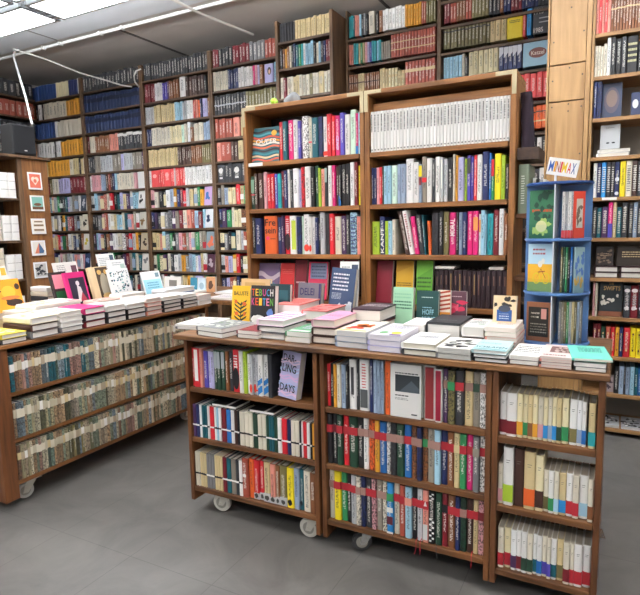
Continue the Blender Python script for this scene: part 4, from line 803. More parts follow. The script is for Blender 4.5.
srow(592.5, 'K4/18 T5/17.5 P6.4/18 m4.6/21 h4/21.5 T5/17.5 K6/20 _1 K4.6/19 s4.2/20 K5 B5', 1.153, .19, 'shelf with the pink-and-violet spine', lambda n, d, o: band(o, .0, .4, 'v') if n == 4 else lines(o, .25, .15, .75, .9, 12, 'cfc8b4', n, 'spine_title', 'spine'), .01)
o = so(595.5, 613, 247, 270, .917+.066, '2c2422', 'dark floral storybook facing out above white-edged books', d=.06); blobs(o, 'cover_picture', '7d6a58', .1, .1, .9, .9, 14, .1, 4); lines(o, .25, .5, .75, .7, 2, 'b89f82')
o = so(616, 646, 247, 270, .917+.066, '2e241c', 'dark brown book with pale title facing out above white-edged books', d=.06); lines(o, .2, .45, .9, .8, 3, 'cdb98c')
for j in range(2):
    for m, (x0, x1) in enumerate(((594, 617.5), (619.5, 648))): book('hardcover_book', 'lie', FR, FR.s(x0, 272), .004+.003*j, .9175+j*.033+.0165, .032, FR.s(x1, 272)-FR.s(x0, 272), .17, '3a2226', 'hard', f'{["lower", "upper"][j]} white-edged book lying under the dark {["floral storybook", "brown book with pale title"][m]}', 'book', ink=0, page=(.86, .83, .78))
srow(592.5, 'p2.6/20 W2.2/20', .681, .2, 'shelf below the floral storybook')
o = so(598.5, 622.5, 282, 315, .681, '1f262a', 'dark storybook with white and gold figures facing out'); text(o, 'SWIFTS', .2, .74, .9, .86, 'c29a5a'); text(o, 'THE', .42, .9, .62, .95, 'c29a5a'); blobs(o, 'cover_picture', 'd9d3c8', .15, .25, .8, .6, 9, .09, 12); rects(o, 'cover_picture', [(0, 0, 1, .14)], '7a4a34')
srow(623.5, 'K7/19 R8/19 K8/19', .681, .2, 'shelf with the white-figured storybook', lambda n, d, o: (rects(o, 'spine_picture', [ell(.5, .85, .42, .06), ell(.5, .3, .35, .07, 12, .5, n)], 'd9d4d2', 'spine', .0012), lines(o, .2, .42, .8, .72, 4, '8f8f96', n, 'spine_title', 'spine')), .01)
srow(592.5, 'R4/19 R4/19 E4.6 u5 r5 Y4 B4 r7 y6 y6 r5', .444, .175, 'red and yellow spined shelf', lambda n, d, o: rects(o, 'spine_title', [(.35, .75, .65, .82), (.35, .2, .65, .27)], '5a2a20' if d['c'] in 'yY' else 'd9c08a', 'spine', .0012), .012)
o = so(602, 613.5, 376, 392, .215, '9a8a8c', 'pale pictorial book facing out low in the side bookcase, half behind the worktop'); blobs(o, 'cover_picture', '4a3a44', .2, .2, .8, .8, 7, .16, 5)
srow(614, 'k5 s5 K1.5 s4.6 c4.4 T3.6 b4 c4 K4 s4', .215, .17, 'lowest full shelf', None, .02)
for j, (x0, x1) in enumerate(((600, 619), (621, 645))):
    for m in range(2):
        P0, P1 = onZ(x0, 430, .085), onZ(x1, 430, .085)
        o = book('magazine', 'lie', FR, FR.s(x0, 428), .008, .0015+.008*m+.004, .007, FR.s(x1, 428)-FR.s(x0, 428), .2, 'G', 'thin', f'{["lower", "upper"][m]} black and white magazine lying low in the side bookcase, {["nearer the trolley", "farther from the trolley"][j]}', 'magazine', ink=0)
        if m: blobs(o, 'cover_print', '1c1c1e', .08, .08, .9, .9, 12, .12, 8+j); blobs(o, 'cover_print', 'eeeeec', .08, .08, .9, .9, 6, .1, 18+j, .0012)
# ------------------------------------------------------------------ stacks on the long worktop
FW = Frame('A', LY-.02); Z0 = TOPZ
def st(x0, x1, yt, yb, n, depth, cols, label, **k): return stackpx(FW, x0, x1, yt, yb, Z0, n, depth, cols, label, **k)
def tst(o, *ops):
    for f in ops: f(o)
    return o
WP = (.86, .84, .80)
o = st(175, 205, 324, 332, 2, .21, ['w', 'w'], 'pale pictorial paperback on top of the stack at the aisle end of the worktop', rot=6, d=.10); blobs(o, 'cover_print', '9a9c98', .1, .1, .9, .9, 10, .1, 3); lines(o, .2, .6, .8, .8, 3, '55585a', 4)
o = st(196, 226, 326, 335, 2, .20, ['w', '7b7f80'], 'grey leafy-print paperback on top of the pair at the worktop corner', rot=-9); blobs(o, 'cover_print', 'c9cdc8', .12, .1, .9, .85, 16, .09, 5); blobs(o, 'cover_print', '6f7d6c', .2, .25, .8, .75, 5, .09, 6, .0012)
o = st(236, 258, 330, 338, 2, .17, ['w', '6e1a26'], 'small dark red paperback on top of the low pair beside the yellow book')
o = st(257, 284, 319, 338.5, 3, .24, ['w', 'w', 'e9cfe0'], 'white hardcover with pink title on top of the stack before the black lettered book', kind='hard'); lines(o, .15, .2, .9, .8, 3, 'd8559a', 5); rects(o, 'cover_print', [(.1, .05, .6, .12)], '9a8fb8')
o = st(284.5, 309.5, 331, 342, 2, .22, ['W', '4d8a62'], 'green paperback with lilac lettering on top of the low stack', kind='soft'); lines(o, .3, .35, .95, .75, 3, 'c9a7d6', 8); rects(o, 'cover_print', [(.1, .05, .9, .16)], 'dfe6da')
o = st(311, 334.5, 319, 343.5, 3, .24, ['N', 'N', 'c79aa6'], 'rose book with dark border on top of the thick beige stack', kind='hard', page=(.82, .74, .66)); rects(o, 'cover_print', [(.12, .1, .92, .92)], 'd98fb0'); lines(o, .2, .4, .8, .6, 2, '7a3a5a')
o = st(335, 367, 330, 347, 3, .25, ['s', 's', 'efe9dc'], 'white book with an orange-red splash on top of the grey-edged stack', page=(.66, .66, .68)); blobs(o, 'cover_picture', 'e06a2c', .25, .2, .75, .6, 7, .17, 2); blobs(o, 'cover_picture', 'c8302a', .3, .2, .7, .45, 3, .12, 4, .0012); rects(o, 'cover_print', [(.05, .04, .95, .1)], 'd8a040')
o = st(367.5, 401, 334, 351, 3, .25, ['L', 'L', 'e4e0ea'], 'white book with green and yellow blots on top of the lilac-edged stack', page=(.74, .71, .80)); lines(o, .15, .55, .9, .85, 3, '8a8a92', 6); rects(o, 'cover_picture', [ell(.35, .2, .13, .09)], '5d9a60'); rects(o, 'cover_picture', [ell(.72, .22, .15, .1)], 'e4c33a'); rects(o, 'cover_picture', [(.62, .02, .95, .1)], '6a4a90', lift=.001)
o = st(401, 436, 342, 355, 2, .21, ['w', 'e9e8e4'], 'white hardcover with dark blue title on top of the pair at mid worktop', kind='hard', page=(.84, .79, .68)); lines(o, .2, .5, .85, .72, 3, '26355e', 9); rects(o, 'cover_print', [(.3, .25, .8, .29)], '7c8090')
o = st(435.5, 471, 347, 358.5, 2, .19, ['g', 'd8d6d0'], 'black-and-white photo paperback on top of the grey stack', page=(.52, .52, .50)); blobs(o, 'cover_picture', '26262a', .1, .15, .9, .8, 12, .13, 3); blobs(o, 'cover_picture', '9a9c98', .15, .2, .9, .7, 6, .09, 13, .0012)
o = st(471.5, 507, 349, 361.5, 3, .17, ['k', 'k', 'bcdde0'], 'pale turquoise book with a dark teal title on top of the black-lined stack', kind='hard', page=(.9, .9, .87)); text(o, 'SCHLAFEN', .06, .18, .96, .34, '1e5560'); lines(o, .1, .6, .7, .75, 2, '5a8a92', 4); rects(o, 'cover_print', [(.06, .05, .96, .10)], '3f7f86')
o = st(508, 538.5, 355, 364, 2, .2, ['w', 'f0eeea'], 'white book with handwritten-style lines on top of the low stack before the spinner'); lines(o, .1, .3, .92, .85, 4, '4a4a4c', 7)
o = st(539, 572, 356, 367.5, 4, .19, ['i', 'w', 'i', 'd9c6c2'], 'book with a brown patterned photo on top of the pink-edged stack', page=(.80, .70, .66)); rects(o, 'cover_picture', [(.25, .35, .95, .85)], '6d4a48'); blobs(o, 'cover_picture', 'cbb6b0', .3, .4, .9, .8, 12, .07, 3, .0012); lines(o, .1, .1, .8, .25, 1, '6a3a3a')
o = st(573, 606, 362.5, 370.5, 2, .19, ['w', 'w'], 'white book in the corner pair under the mint book'); 
o = book('paperback', 'lie', FW, FW.s(570, 362)+.004, .010, Z0+.037, .008, .115, .2, '6fd0bb', 'soft', 'mint green paperback with dark lettering lying at the worktop corner', 'book', ink=0, rot=math.radians(8)); lines(o, .25, .5, .85, .85, 4, '245a52', 3)
# second row behind
o = st(276, 300, 303, 312, 2, .2, ['w', 'd98a80'], 'red-and-white hardcover on top of the stack behind the black lettered book', d=.275, kind='hard', page=WP); lines(o, .1, .1, .9, .9, 6, 'c03038', 3)
o = st(301, 327, 309.5, 318, 2, .2, ['w', 'd9817c'], 'coral patterned book on top of the white stack behind the rose book', d=.25, kind='hard'); blobs(o, 'cover_print', 'b83a44', .1, .1, .9, .9, 10, .12, 3)
o = st(351, 381, 308, 320, 2, .2, ['R', '3a2a34'], 'dark hardcover with white title on top of the pair below the crimson books', d=.27, kind='hard', page=(.84, .78, .74)); lines(o, .1, .45, .95, .8, 2, 'd8cfd2', 3)
o = st(402, 424, 324, 332, 2, .17, ['w', 'ece6e2'], 'plain white paperback beside the dark hardcover, behind the blue-titled book', d=.22)
o = st(425, 460, 321, 330, 1, .2, ['2b2d30'], 'dark grey hardcover lying behind the photo paperback', d=.235, kind='hard'); lines(o, .2, .3, .8, .42, 1, '6a6c70')
o = st(461, 483.5, 326, 336, 2, .19, ['w', 'efece8'], 'white hardcover with red and green marks behind the turquoise book', d=.215, kind='hard'); lines(o, .12, .45, .9, .75, 2, '6a7a80', 6); rects(o, 'cover_print', [(.1, .8, .55, .86)], 'b8404a'); rects(o, 'cover_print', [(.6, .3, .9, .36)], '4f8a60')
o = st(484, 516, 327, 349, 5, .2, ['i', 'w', 'i', 'W', 'ece0d8'], 'white book with an orange mark on top of the tall pink-edged stack', d=.19, page=(.84, .72, .66)); lines(o, .3, .35, .85, .55, 2, 'c9785a', 3)
# face-out books standing on the worktop
def fw(x0, x1, yt, yb, d, t, c, label, zb=None, **k): return facepx('display_book', FW, x0, x1, yt, yb, d, t, c, label, zb=Z0+.001 if zb is None else zb, **k)
o = fw(239, 268, 280, 318, .34, .02, 'dcb988', 'tan hardcover standing behind the yellow book, only its upper edge visible', kind='hard'); rects(o, 'cover_print', [(.15, .78, .85, .92)], 'c9a26a')
o = fw(230, 248.5, 287, 326, .27, .022, 'e5b32c', 'yellow book with black flowers and title standing face out', kind='hard', tilt=-7)
text(o, 'BALUSTE', .14, .76, .9, .86, '3a3a2a'); rects(o, 'cover_picture', [((.48, .03), (.53, .03), (.56, .6), (.52, .6))] + [((.5, .1+.1*i), (.5+.3*s, .2+.1*i), (.5+.34*s, .26+.1*i), (.48, .15+.1*i)) for i in range(5) for s in (-1, 1)], '26382a'); rects(o, 'cover_picture', [ell(.3, .3, .1, .05), ell(.7, .55, .1, .05), ell(.25, .6, .08, .05), ell(.72, .3, .07, .05)], 'd8652c', lift=.001)
o = fw(268.5, 289, 285, 305, .33, .022, '27454c', 'dark teal book standing behind the black lettered book', kind='hard', zb=Z0+.06); rects(o, 'cover_print', [(.1, .3, .9, .8)], '35606a')
o = fw(249, 273.5, 287, 326, .235, .03, '1d1c20', 'black book with multicoloured capital letters standing face out', kind='soft', tilt=-6)
for i, (ch, c) in enumerate(zip('TEBUCH', ('e4572e', 'f0c23a', '6ab04a', 'd64f9a', '4aa3d8', 'f0ede6'))): text(o, ch, .06+.15*i, .76, .18+.15*i, .92, c)
for i, (ch, c) in enumerate(zip('KEITEN', ('d64f9a', 'e4572e', 'f0c23a', '4aa3d8', 'f28ab0', '6ab04a'))): text(o, ch, .06+.15*i, .54, .18+.15*i, .71, c)
rects(o, 'cover_picture', [ell(.35, .2, .3, .12, 22, .25, 3), ell(.55, .12, .3, .1, 20, .25, 5)], 'eeede8', lift=.001); rects(o, 'cover_picture', [ell(.82, .38, .13, .1, 16, .4, 4)], '5f7fc0', lift=.0014)
o = fw(296, 321, 284, 318, .49, .03, '6f6d78', 'grey hardcover with a dark blue title standing face out', kind='hard', tilt=-7, rot=-6); text(o, 'DELEI', .12, .68, .72, .86, '2c2a5e'); rects(o, 'cover_print', [(.9, .02, .98, .98)], '2c2a5e'); lines(o, .14, .25, .7, .4, 2, '8f8e98')
o = fw(337.5, 356, 262.5, 314, .50, .004, 'e9e9e6', 'white printed card standing behind the dark blue mountain book', tilt=-8, rot=5); rects(o, 'cover_picture', [(.62, .78, .95, .95)], '31405a'); lines(o, .1, .75, .55, .95, 4, '8a8c90')
o = fw(325, 349.5, 271, 313, .455, .034, '33486a', 'dark blue book with white mountain clouds and white title standing face out', kind='soft', tilt=-9, rot=3, lean=4)
lines(o, .12, .60, .75, .94, 5, 'e6e9ee', 5); lines(o, .12, .44, .5, .56, 5, 'b9c4d2', 6); blobs(o, 'cover_picture', 'dfe5ec', .25, .08, .9, .4, 14, .1, 4); blobs(o, 'cover_picture', '223350', .2, .05, .9, .3, 9, .07, 14, .0013)
o = fw(391.5, 412.5, 288.5, 326, .45, .026, 'a9dcb8', 'mint green book with dark green title lines standing face out', tilt=-6, kind='soft', rot=-4); lines(o, .1, .5, .95, .72, 3, '2f6a50', 4); lines(o, .1, .75, .9, .9, 2, '8cc4a0', 6)
o = fw(443.5, 466, 292, 318, .52, .02, '5a3a46', 'dark book with a red and pink shape standing behind the striped book', tilt=-4, zb=Z0+.05); blobs(o, 'cover_picture', 'd8345a', .3, .3, .9, .7, 5, .2, 4); blobs(o, 'cover_picture', 'e8607a', .4, .3, .8, .6, 3, .12, 9, .0012); lines(o, .1, .8, .8, .88, 1, 'b9a8a8')
o = fw(437, 450, 291, 318, .49, .02, 'e6dccb', 'book with red and cream sun stripes standing beside the dark teal book', tilt=-4, zb=Z0+.05)
rects(o, 'cover_print', [((0, .3+.14*i), (1, .38+.14*i), (1, .45+.14*i), (0, .36+.14*i)) for i in range(5)], 'b04a34'); rects(o, 'cover_print', [(0, .05, 1, .27)], 'e89a3a', lift=.0012)
o = fw(415.5, 438, 292, 320, .455, .022, '1f4a48', 'dark teal book with a pale blue title standing face out', tilt=-5, zb=Z0+.03, kind='hard'); text(o, 'HOFF', .3, .3, .8, .46, '9cc9dc'); text(o, 'NUNG', .3, .1, .86, .25, '9cc9dc'); lines(o, .3, .5, .7, .56, 1, '9cc9dc'); lines(o, .25, .8, .75, .86, 1, 'c9d2cf')
o = fw(492.5, 516, 297, 322, .30, .024, 'e2c9a2', 'cream book with dark animals and a blue panel standing on the pink-edged stack', tilt=-7, zb=Z0+.08, kind='soft'); blobs(o, 'cover_picture', '2a2622', .1, .6, .9, .95, 7, .12, 5); rects(o, 'cover_print', [(.18, .1, .82, .5)], '2d5796'); lines(o, .28, .18, .7, .42, 3, 'dfe6f0', 4); rects(o, 'cover_picture', [ell(.5, .54, .26, .12)], '3a4050', lift=.001)
# ------------------------------------------------------------------ booklet table top
FBX = Frame('B', BXF+.012); Z1 = BT
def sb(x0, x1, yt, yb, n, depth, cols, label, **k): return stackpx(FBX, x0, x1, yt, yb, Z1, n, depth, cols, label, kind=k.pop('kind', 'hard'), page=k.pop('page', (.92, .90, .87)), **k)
o = sb(1, 28, 333, 342.5, 2, .2, ['w', 'e6d23a'], 'yellow and white paperback on top of the low stack at the near end', d=.015); blobs(o, 'cover_print', 'efe8c8', .1, .2, .9, .8, 6, .16, 3); 
o = sb(-22, 1, 318, 345, 3, .2, ['w'], 'white hardcover on top of the stack cut by the picture edge at the near end', d=.03)
o = sb(31.5, 60.5, 316, 337, 3, .21, ['w', 'w', 'efe6cf'], 'cream flower-sprigged hardcover on top of the white stack below the orange book', d=.015); blobs(o, 'cover_print', 'd8b45a', .1, .1, .9, .9, 9, .1, 4)
o = sb(61.5, 84.5, 311, 333, 4, .21, ['w', 'w', 'w', 'e8e0d6'], 'off-white hardcover on top of the white stack below the red-green book', d=.015); blobs(o, 'cover_print', 'c9b9a0', .1, .1, .9, .9, 8, .12, 9); lines(o, .2, .4, .8, .6, 2, '7a5a4a', 3)
o = sb(85.5, 107, 307, 327.5, 3, .21, ['R', 'w', 'm', 'e9e3dc'][:3], 'magenta hardcover on top of the white stack under the magenta statue book', d=.015)
o = sb(107.5, 127, 305, 323, 3, .21, ['w', 'w', 'dcd9d4'], 'grey-white hardcover on top of the white stack beside the magenta one', d=.015); lines(o, .1, .3, .9, .7, 3, '4a4a4c')
o = sb(127.5, 146.5, 303, 319, 3, .21, ['k', 'k', 'e9e9e6'], 'white hardcover on top of the black-lined stack below the blue-scribbled book', d=.015); lines(o, .1, .3, .9, .7, 3, '5a6c80', 8)
o = sb(147, 163, 298, 315.5, 4, .21, ['i', 'w', 'i', 'ecdcd4'], 'pale pink hardcover on top of the pink-edged stack at mid table', d=.015, page=(.86, .77, .73)); lines(o, .1, .3, .9, .6, 3, 'b05a5a')
o = sb(163.5, 182.5, 296, 311.5, 4, .2, ['k', 'k', 'k', 'e6e6e2'], 'white hardcover on top of the four black-lined books past the pink stack', d=.015); lines(o, .1, .3, .9, .7, 3, '6a6c70', 7)
o = sb(183, 198, 294, 307.5, 4, .2, ['k', 'k', 'k', 'efefec'], 'white hardcover on top of the four-book stack, next to last at the far end', d=.015); lines(o, .1, .3, .9, .7, 3, '8a8c90', 3)
o = sb(198.5, 212, 294.5, 304.5, 2, .18, ['w', 'ead9d0'], 'pale peach paperback on top of the last stack at the far end', d=.015, page=(.85, .78, .74)); blobs(o, 'cover_print', 'd89a8a', .2, .2, .8, .8, 5, .14, 3)
# second row
o = sb(20, 33, 311, 322, 2, .2, ['h', 'e9e4d8'], 'cream hardcover lying behind the flower-sprigged one', d=.27); blobs(o, 'cover_print', 'b8966a', .1, .1, .9, .9, 8, .11, 15)
o = sb(36, 84, 302, 314, 1, .2, ['f0ebe0'], 'large cream book with a pink corner lying behind the near stacks', d=.25); rects(o, 'cover_print', [(.75, .05, .98, .3)], 'd87a8a'); blobs(o, 'cover_print', 'c4a678', .08, .1, .7, .9, 9, .1, 5); lines(o, .1, .4, .6, .6, 2, '8a6a4a', 5)
o = sb(97, 121, 299.5, 309, 2, .12, ['j', 'd8b4a8'], 'reddish patterned book lying behind the magenta stack', d=.25); blobs(o, 'cover_print', 'b0463a', .1, .1, .9, .9, 12, .09, 4); lines(o, .1, .4, .9, .6, 1, 'f0e4dc')
o = sb(122, 146, 293, 305, 2, .11, ['w', 'e9e4de'], 'white paperback lying behind the black-lined stacks', d=.26); blobs(o, 'cover_print', 'b9a48c', .1, .1, .9, .9, 8, .1, 6)
o = sb(165, 196, 288, 300, 3, .12, ['w', 'b', 'e4e6ea'], 'white-and-blue book on top of the pile behind the four-book stacks', d=.27); lines(o, .1, .3, .9, .7, 3, '3a5a9a')
o = sb(48, 58, 287, 303, 6, .16, ['w', 'W', 'w'], 'white booklet on top of the thin pile beside the postcard boards', d=.62, kind='soft')
def fb2(x0, x1, yt, yb, c, label):
    f2 = Frame('A', 3.72); ym = (yt+yb)/2
    return face('display_book', f2, f2.s(x0, ym), f2.s(x1, ym), .72, f2.z((x0+x1)/2, yt), 0, .02, c, label, tilt=-4)
# face-outs
def fb(x0, x1, yt, yb, d, t, c, label, zb=None, **k):
    f2 = Frame('B', BXF-d); ym = (yt+yb)/2; xm = (x0+x1)/2; k.setdefault('tilt', -14)
    return face('display_book', f2, f2.s(x0, ym), f2.s(x1, ym), f2.z(xm, yb) if zb is None else zb, f2.z(xm, yt), 0, t, c, label, **k)
o = fb(-6, 13, 267, 300, .52, .004, 'e4e2de', 'white card with a small cat picture standing behind the orange book', rot=4); rects(o, 'cover_picture', [(.66, .72, .94, .95)], 'd8a83a'); lines(o, .25, .75, .6, .95, 3, '9a9a9a')
o = fb(-8, 26, 281, 313, .40, .02, 'e69a28', 'orange book with a black cat and bowl standing face out', rot=4); rects(o, 'cover_picture', [ell(.72, .26, .26, .11), ((.48, .3), (.45, .48), (.6, .34))], '33221a'); rects(o, 'cover_picture', [ell(.9, .75, .08, .1)], '3a2820', lift=.001); rects(o, 'cover_picture', [ell(.6, .6, .22, .2)], 'efb53e', lift=.0009); lines(o, .35, .62, .75, .72, 1, '5a3a1a', 4); rects(o, 'cover_picture', [ell(.62, .42, .3, .06)], 'c9763a', lift=.0016)
o = fb(-14, 4, 233, 300, .62, .02, 'c2246e', 'magenta book with a white top standing at the near end behind the orange book', rot=4, zb=Z1+.001); rects(o, 'cover_print', [(0, .78, 1, 1)], 'efe6e8')
o = fb(60, 86, 262.5, 300, .50, .004, 'e6e4e0', 'white printed cards standing behind the red-green book', rot=5); lines(o, .15, .66, .5, .95, 6, '8d8f92', 6); rects(o, 'cover_picture', [(.72, .7, .95, .9)], '5a3a46')
o = fb(58, 75.5, 273, 305, .42, .018, '2a2424', 'red, green and pink striped book standing behind the magenta one', rot=5, zb=Z1+.012); rects(o, 'cover_print', [(.12, .3, 1, .56)], '1f6a3e'); rects(o, 'cover_print', [(.12, .62, 1, .94)], 'd88a98'); rects(o, 'cover_print', [(.12, .04, 1, .24)], 'b02a30')
o = fb(72, 95, 273, 306, .345, .018, 'c2246e', 'magenta book with a white statue on a dark panel standing face out', rot=8, zb=Z1+.022); rects(o, 'cover_print', [(.16, .22, .92, .86)], '2a2438'); rects(o, 'cover_picture', [ell(.55, .72, .09, .06), ((.42, .3), (.74, .3), (.66, .62), (.5, .68))], 'd8d2d4', lift=.001); rects(o, 'cover_picture', [((.5, .28), (.85, .28), (.68, .5))], 'a83a4a', lift=.0013); lines(o, .3, .06, .8, .14, 1, 'e06aa8')
o = fb(104, 122, 254, 292, .52, .004, 'dfe0e0', 'grey-white printed card standing behind the art book', rot=3); lines(o, .1, .6, .7, .92, 7, '9a9da0', 4); rects(o, 'cover_picture', [(.72, .82, .95, .96)], '3a4a5c')
o = fb(97, 117, 268, 303, .44, .03, 'd9c09a', 'beige art book with a dark frame of curves standing face out', rot=6, zb=Z1+.012); rects(o, 'cover_print', [(.32, .02, .99, .98)], '4a3a2c'); rects(o, 'cover_picture', [ell(.68, .5, .24, .34)], 'a39c8c', lift=.001); rects(o, 'cover_picture', [ell(.68, .28, .26, .07)], 'c9a468', lift=.0014); rects(o, 'cover_picture', [ell(.5, .86, .12, .06), ell(.85, .86, .1, .06)], 'd0a860', lift=.0014)
o = fb(113, 131, 260, 290, .47, .004, 'e9eaea', 'white card standing behind the blue-scribbled book', rot=3); lines(o, .25, .82, .8, .95, 2, 'a9acb0'); rects(o, 'cover_picture', [(.7, .7, .95, .85)], 'b9d0c8')
o = fb(115, 136.5, 269.5, 302, .40, .018, 'ecefee', 'white book covered in blue-green scribbled letters standing face out', rot=4, zb=Z1+.012)
for k, (c, n) in enumerate((('2a6a80', 46), ('1c3a4c', 34), ('7fb8b4', 16))): blobs(o, 'cover_print', c, .1, .08, .93, .93, n, .035, 31+k, .0008+.0002*k)
o = fb(146, 163, 272, 296, .42, .012, 'e8f0f2', 'white and sky blue card leaning face out at mid table', rot=-6, zb=Z1+.05, tilt=-18); rects(o, 'cover_print', [(.04, .08, .96, .66)], '9fd4e4'); lines(o, .2, .3, .8, .6, 3, '3f8aa8', 4); rects(o, 'cover_picture', [(.72, .74, .92, .92)], '6f8a94')
o = fb2(164, 181, 277, 298, 'e6e4e0', 'white framed card with a dark picture standing on the low table behind the far stacks'); rects(o, 'cover_picture', [(.3, .3, .75, .75)], '77746e'); 
o = fb2(190, 197, 278, 298, '2f7088', 'narrow petrol blue book standing on the low table beyond the booklet table')
o = fb2(197.5, 205.5, 278, 298, 'b9c9d4', 'pale blue book standing at the far end beside the petrol blue one'); rects(o, 'cover_picture', [ell(.5, .4, .3, .25)], '8aa0ae')
o = fb2(206, 215, 277, 298, 'b98a64', 'brown book with a dark figure standing last in the trio on the low table'); rects(o, 'cover_picture', [ell(.5, .45, .25, .3, 12, .4, 2)], '4a2e20')
FD = Frame('A', 3.32)
def lt(x0, x1, yt, yb, n, dd, cols, label): return stackpx(FD, x0, x1, yt, yb, .72, n, .2, cols, label, d=dd)
o = lt(209, 232, 308, 318, 2, .02, ['w', 'e6dfe0'], 'white paperback on top of the pair at the edge of the low table'); lines(o, .2, .3, .8, .6, 2, '8a7a88', 3)
o = lt(214, 236, 298, 306, 2, .30, ['w', 'dfe2e2'], 'white paperback on top of the pair deeper on the low table')
o = lt(180, 196, 300, 308, 2, .25, ['w', 'd8d4cc'], 'grey-white paperback on top of the pair half hidden by the booklet table')
# ------------------------------------------------------------------ rotating picture-book display
SX, SY = -.199, 2.315; ZD = [TOPZ+.004, .985, 1.186, 1.392]
r = empty('book_spinner', (SX, SY, TOPZ+.001), 'blue and clear plastic rotating display of picture books on the worktop', 'book display')
BLUE = plain('587fb4', .35); DBLUE = plain('2c4f8a', .35)
m, nt, b = newmat('clear_acrylic'); b.inputs['Base Color'].default_value = (.9, .95, 1, 1); b.inputs['Transmission Weight'].default_value = 1; b.inputs['Roughness'].default_value = .03; b.inputs['IOR'].default_value = 1.05; ACR = m
for i, z in enumerate(ZD):
    bm = cyl_bm((0, 0, 0), (0, 0, .010), (.119 if i else .124), seg=48); bmesh.ops.bevel(bm, geom=[e for e in bm.edges if abs(e.verts[0].co.z-e.verts[1].co.z) < 1e-6], offset=.003, segments=2, affect='EDGES')
    o = mesh_obj('disc', bm, DBLUE if i == 3 else BLUE, r); o.location.z = z-r.location.z-.005
for i in range(3):
    za, zb = ZD[i]+.0062-r.location.z, ZD[i+1]-.0062-r.location.z
    for k, a in enumerate((0, 90, 180, 270)):
        o = mesh_obj('divider_panel', box_bm((.004, -.002, za), (.1155, .002, zb)), BLUE if a != 270 else plain('d3d9e0', .25), r); o.rotation_euler.z = math.radians(a-2.5)
    bm = bmesh.new(); sg = 20
    for rr in (.120, .1215): pass
    for a0, a1 in ((184, 264), (282, 356)):
        vs = []
        for k in range(sg+1):
            a = math.radians(a0+(a1-a0)*k/sg); vs.append([bm.verts.new((q_*math.cos(a), q_*math.sin(a), zz)) for q_ in (.1165, .118) for zz in (za, za+.05)])
        for p, q_ in zip(vs, vs[1:]):
            bm.faces.new((p[0], q_[0], q_[1], p[1])); bm.faces.new((p[2], p[3], q_[3], q_[2])); bm.faces.new((p[1], q_[1], q_[3], p[3])); bm.faces.new((p[0], p[2], q_[2], q_[0]))
        bm.faces.new((vs[0][0], vs[0][1], vs[0][3], vs[0][2])); bm.faces.new((vs[-1][0], vs[-1][2], vs[-1][3], vs[-1][1]))
    bmesh.ops.recalc_face_normals(bm, faces=bm.faces[:]); mesh_obj('clear_guard', bm, ACR, r)
sg_ = mesh_obj('sign', box_bm((-.055, -.0015, 0), (.055, .0015, .062)), plain('f1f0ec', .4), r); P = onY(561, 166, SY-.06); sg_.location = (P.x-SX, -.06, ZD[3]+.026-r.location.z); sg_.rotation_euler = (0, math.radians(12), math.radians(-14))
mesh_obj('sign_stem', cyl_bm((-.01, -.055, ZD[3]+.005-r.location.z), (-.01, -.055, ZD[3]+.03-r.location.z), .004, seg=8), plain('d8d8d4', .4), r)
for i, (ch, c, w_) in enumerate(zip('MINIMAX', ('2a55a0', 'e0a020', '9a4a2a', 'c83040', 'e8c830', 'c83a2a', '2f4f90'), (1.35, .5, 1.1, .5, 1.35, 1.1, 1.1))):
    pre = sum((1.35, .5, 1.1, .5, 1.35, 1.1, 1.1)[:i])/7.0
    g, fs = text_geo(ch); me = bpy.data.meshes.new('sign_letter'); me.from_pydata([(-.049+.098*(pre+u*w_*.86/7.0), -.0022, .012+.038*v) for u, v in g], [], fs); me.materials.append(plain(c, .5))
    ol = bpy.data.objects.new('sign_letter', me); COL.objects.link(ol); ol.parent = sg_
FS = Frame('A', SY)
def pic(ax, dy, z, w, h, t, c, label, rot=0, **k): return book('picture_book', 'face', FS, SX+ax, dy, z+.0055, t, w, h, c, 'hard', label, 'book', 'picture books in the rotating display', ink=0, rot=math.radians(rot), **k)
o = pic(-.097, -.054, ZD[2], .090, .178, .012, '2f6a4a', 'green jungle picture book in the top tier of the display', -8); blobs(o, 'cover_picture', '1d4636', .08, .4, .92, .95, 14, .11, 3); blobs(o, 'cover_picture', 'a9c46a', .2, .1, .8, .4, 8, .12, 5, .001); rects(o, 'cover_picture', [ell(.5, .25, .22, .12)], 'd9d8a0', lift=.0014); lines(o, .12, .55, .9, .68, 1, 'b8502c', 5)
o = pic(-.097, -.054, ZD[1], .090, .180, .012, 'b9d9ea', 'sky blue picture book with a yellow bicycle in the middle tier', -8); rects(o, 'cover_picture', [(0, .2, 1, .58)], 'e2ac2c'); rects(o, 'cover_picture', [(0, 0, 1, .2)], '7f9a5a')
for u in (.36, .74):
    ring = ell(u, .28, .15, .12); inn = ell(u, .28, .12, .095); rects(o, 'bicycle_wheel', [(ring[k], ring[(k+1) % 18], inn[(k+1) % 18], inn[k]) for k in range(18)], 'd8c020', lift=.001)
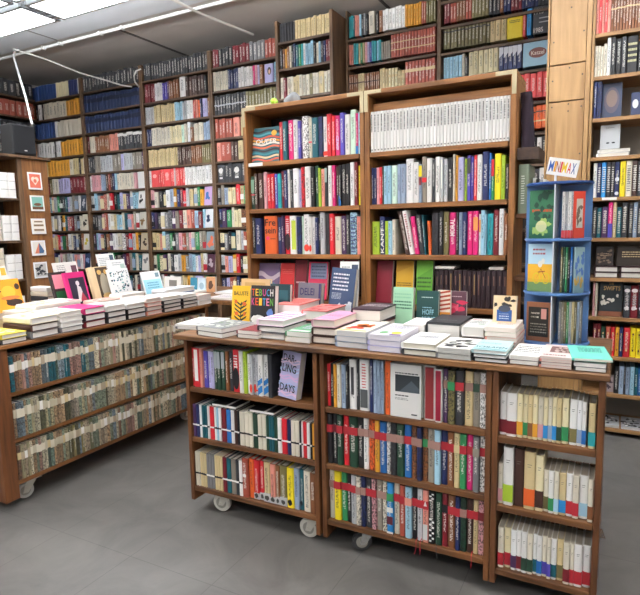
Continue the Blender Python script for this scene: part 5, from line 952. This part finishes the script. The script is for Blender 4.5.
rects(o, 'cover_picture', [((.36, .27), (.38, .29), (.55, .48), (.53, .48)), ((.53, .48), (.55, .48), (.74, .28), (.72, .28)), ((.42, .42), (.7, .44), (.7, .42), (.42, .4))], '8a3a2a', lift=.0014); rects(o, 'cover_picture', [ell(.62, .64, .07, .06), ell(.5, .58, .09, .07)], 'e8e4dc', lift=.0014); lines(o, .2, .78, .7, .95, 2, 'b05a6a', 4)
o = pic(-.098, -.052, ZD[0], .090, .150, .014, '9a6244', 'chalkboard-covered picture book with wooden border in the bottom tier', -10); rects(o, 'cover_picture', [(.1, .12, .92, .88)], '26241f'); lines(o, .18, .22, .85, .5, 4, 'a8a496', 4); rects(o, 'cover_picture', [(.62, .58, .84, .84)], 'd89a90', lift=.001); lines(o, .2, .6, .55, .8, 2, 'd4cfc0', 9)
for ti, (z, cols, h) in enumerate(((ZD[2], 'wGwGw', .168), (ZD[1], 'HEekbKB', .168), (ZD[0], 'gxHeGhHsg', .158))):
    n = len(cols); wid = (.05 if ti == 0 else .058 if ti == 1 else .078)/n
    for k, c in enumerate(cols):
        b_ = book('picture_book', 'stand', FS, SX+.018+wid*(k+.5), -.085 + .002*k if k < 5 else -.072+.004*(k-5), z+.0055, wid*.92, .062, h, c, 'hard', f'{CN[c]} picture book spine, {ORD[k]} from left in the {["top", "middle", "bottom"][ti]} tier of the display', 'book', 'picture books in the rotating display')
        if ti == 0: band(b_, 0, .17, 'j')
o = pic(.056, -.081, ZD[2], .040, .168, .009, 'd0402a', 'orange-red picture book with a grey panel in the top tier', 28); rects(o, 'cover_picture', [(.22, .22, .8, .84)], 'b9b4a8'); blobs(o, 'cover_picture', '6a5a4c', .3, .3, .7, .75, 6, .12, 4, .0011)
o = pic(.064, -.080, ZD[1], .038, .168, .009, '7f9aa0', 'picture book with blue flowers in the middle tier', 34); blobs(o, 'cover_picture', '4a6ea8', .1, .4, .9, .9, 10, .12, 4); blobs(o, 'cover_picture', 'c9a04a', .1, .05, .9, .35, 6, .12, 6)
# ------------------------------------------------------------------ light
W = bpy.data.worlds.new('world'); SC.world = W; W.use_nodes = True
bg = W.node_tree.nodes['Background']; bg.inputs[0].default_value = (.93, .96, 1, 1); bg.inputs[1].default_value = .5
SC.view_settings.view_transform = 'Standard'; SC.view_settings.look = 'None'; SC.view_settings.gamma = 1; SC.view_settings.use_curve_mapping = False
SC.view_settings.exposure = -0.02
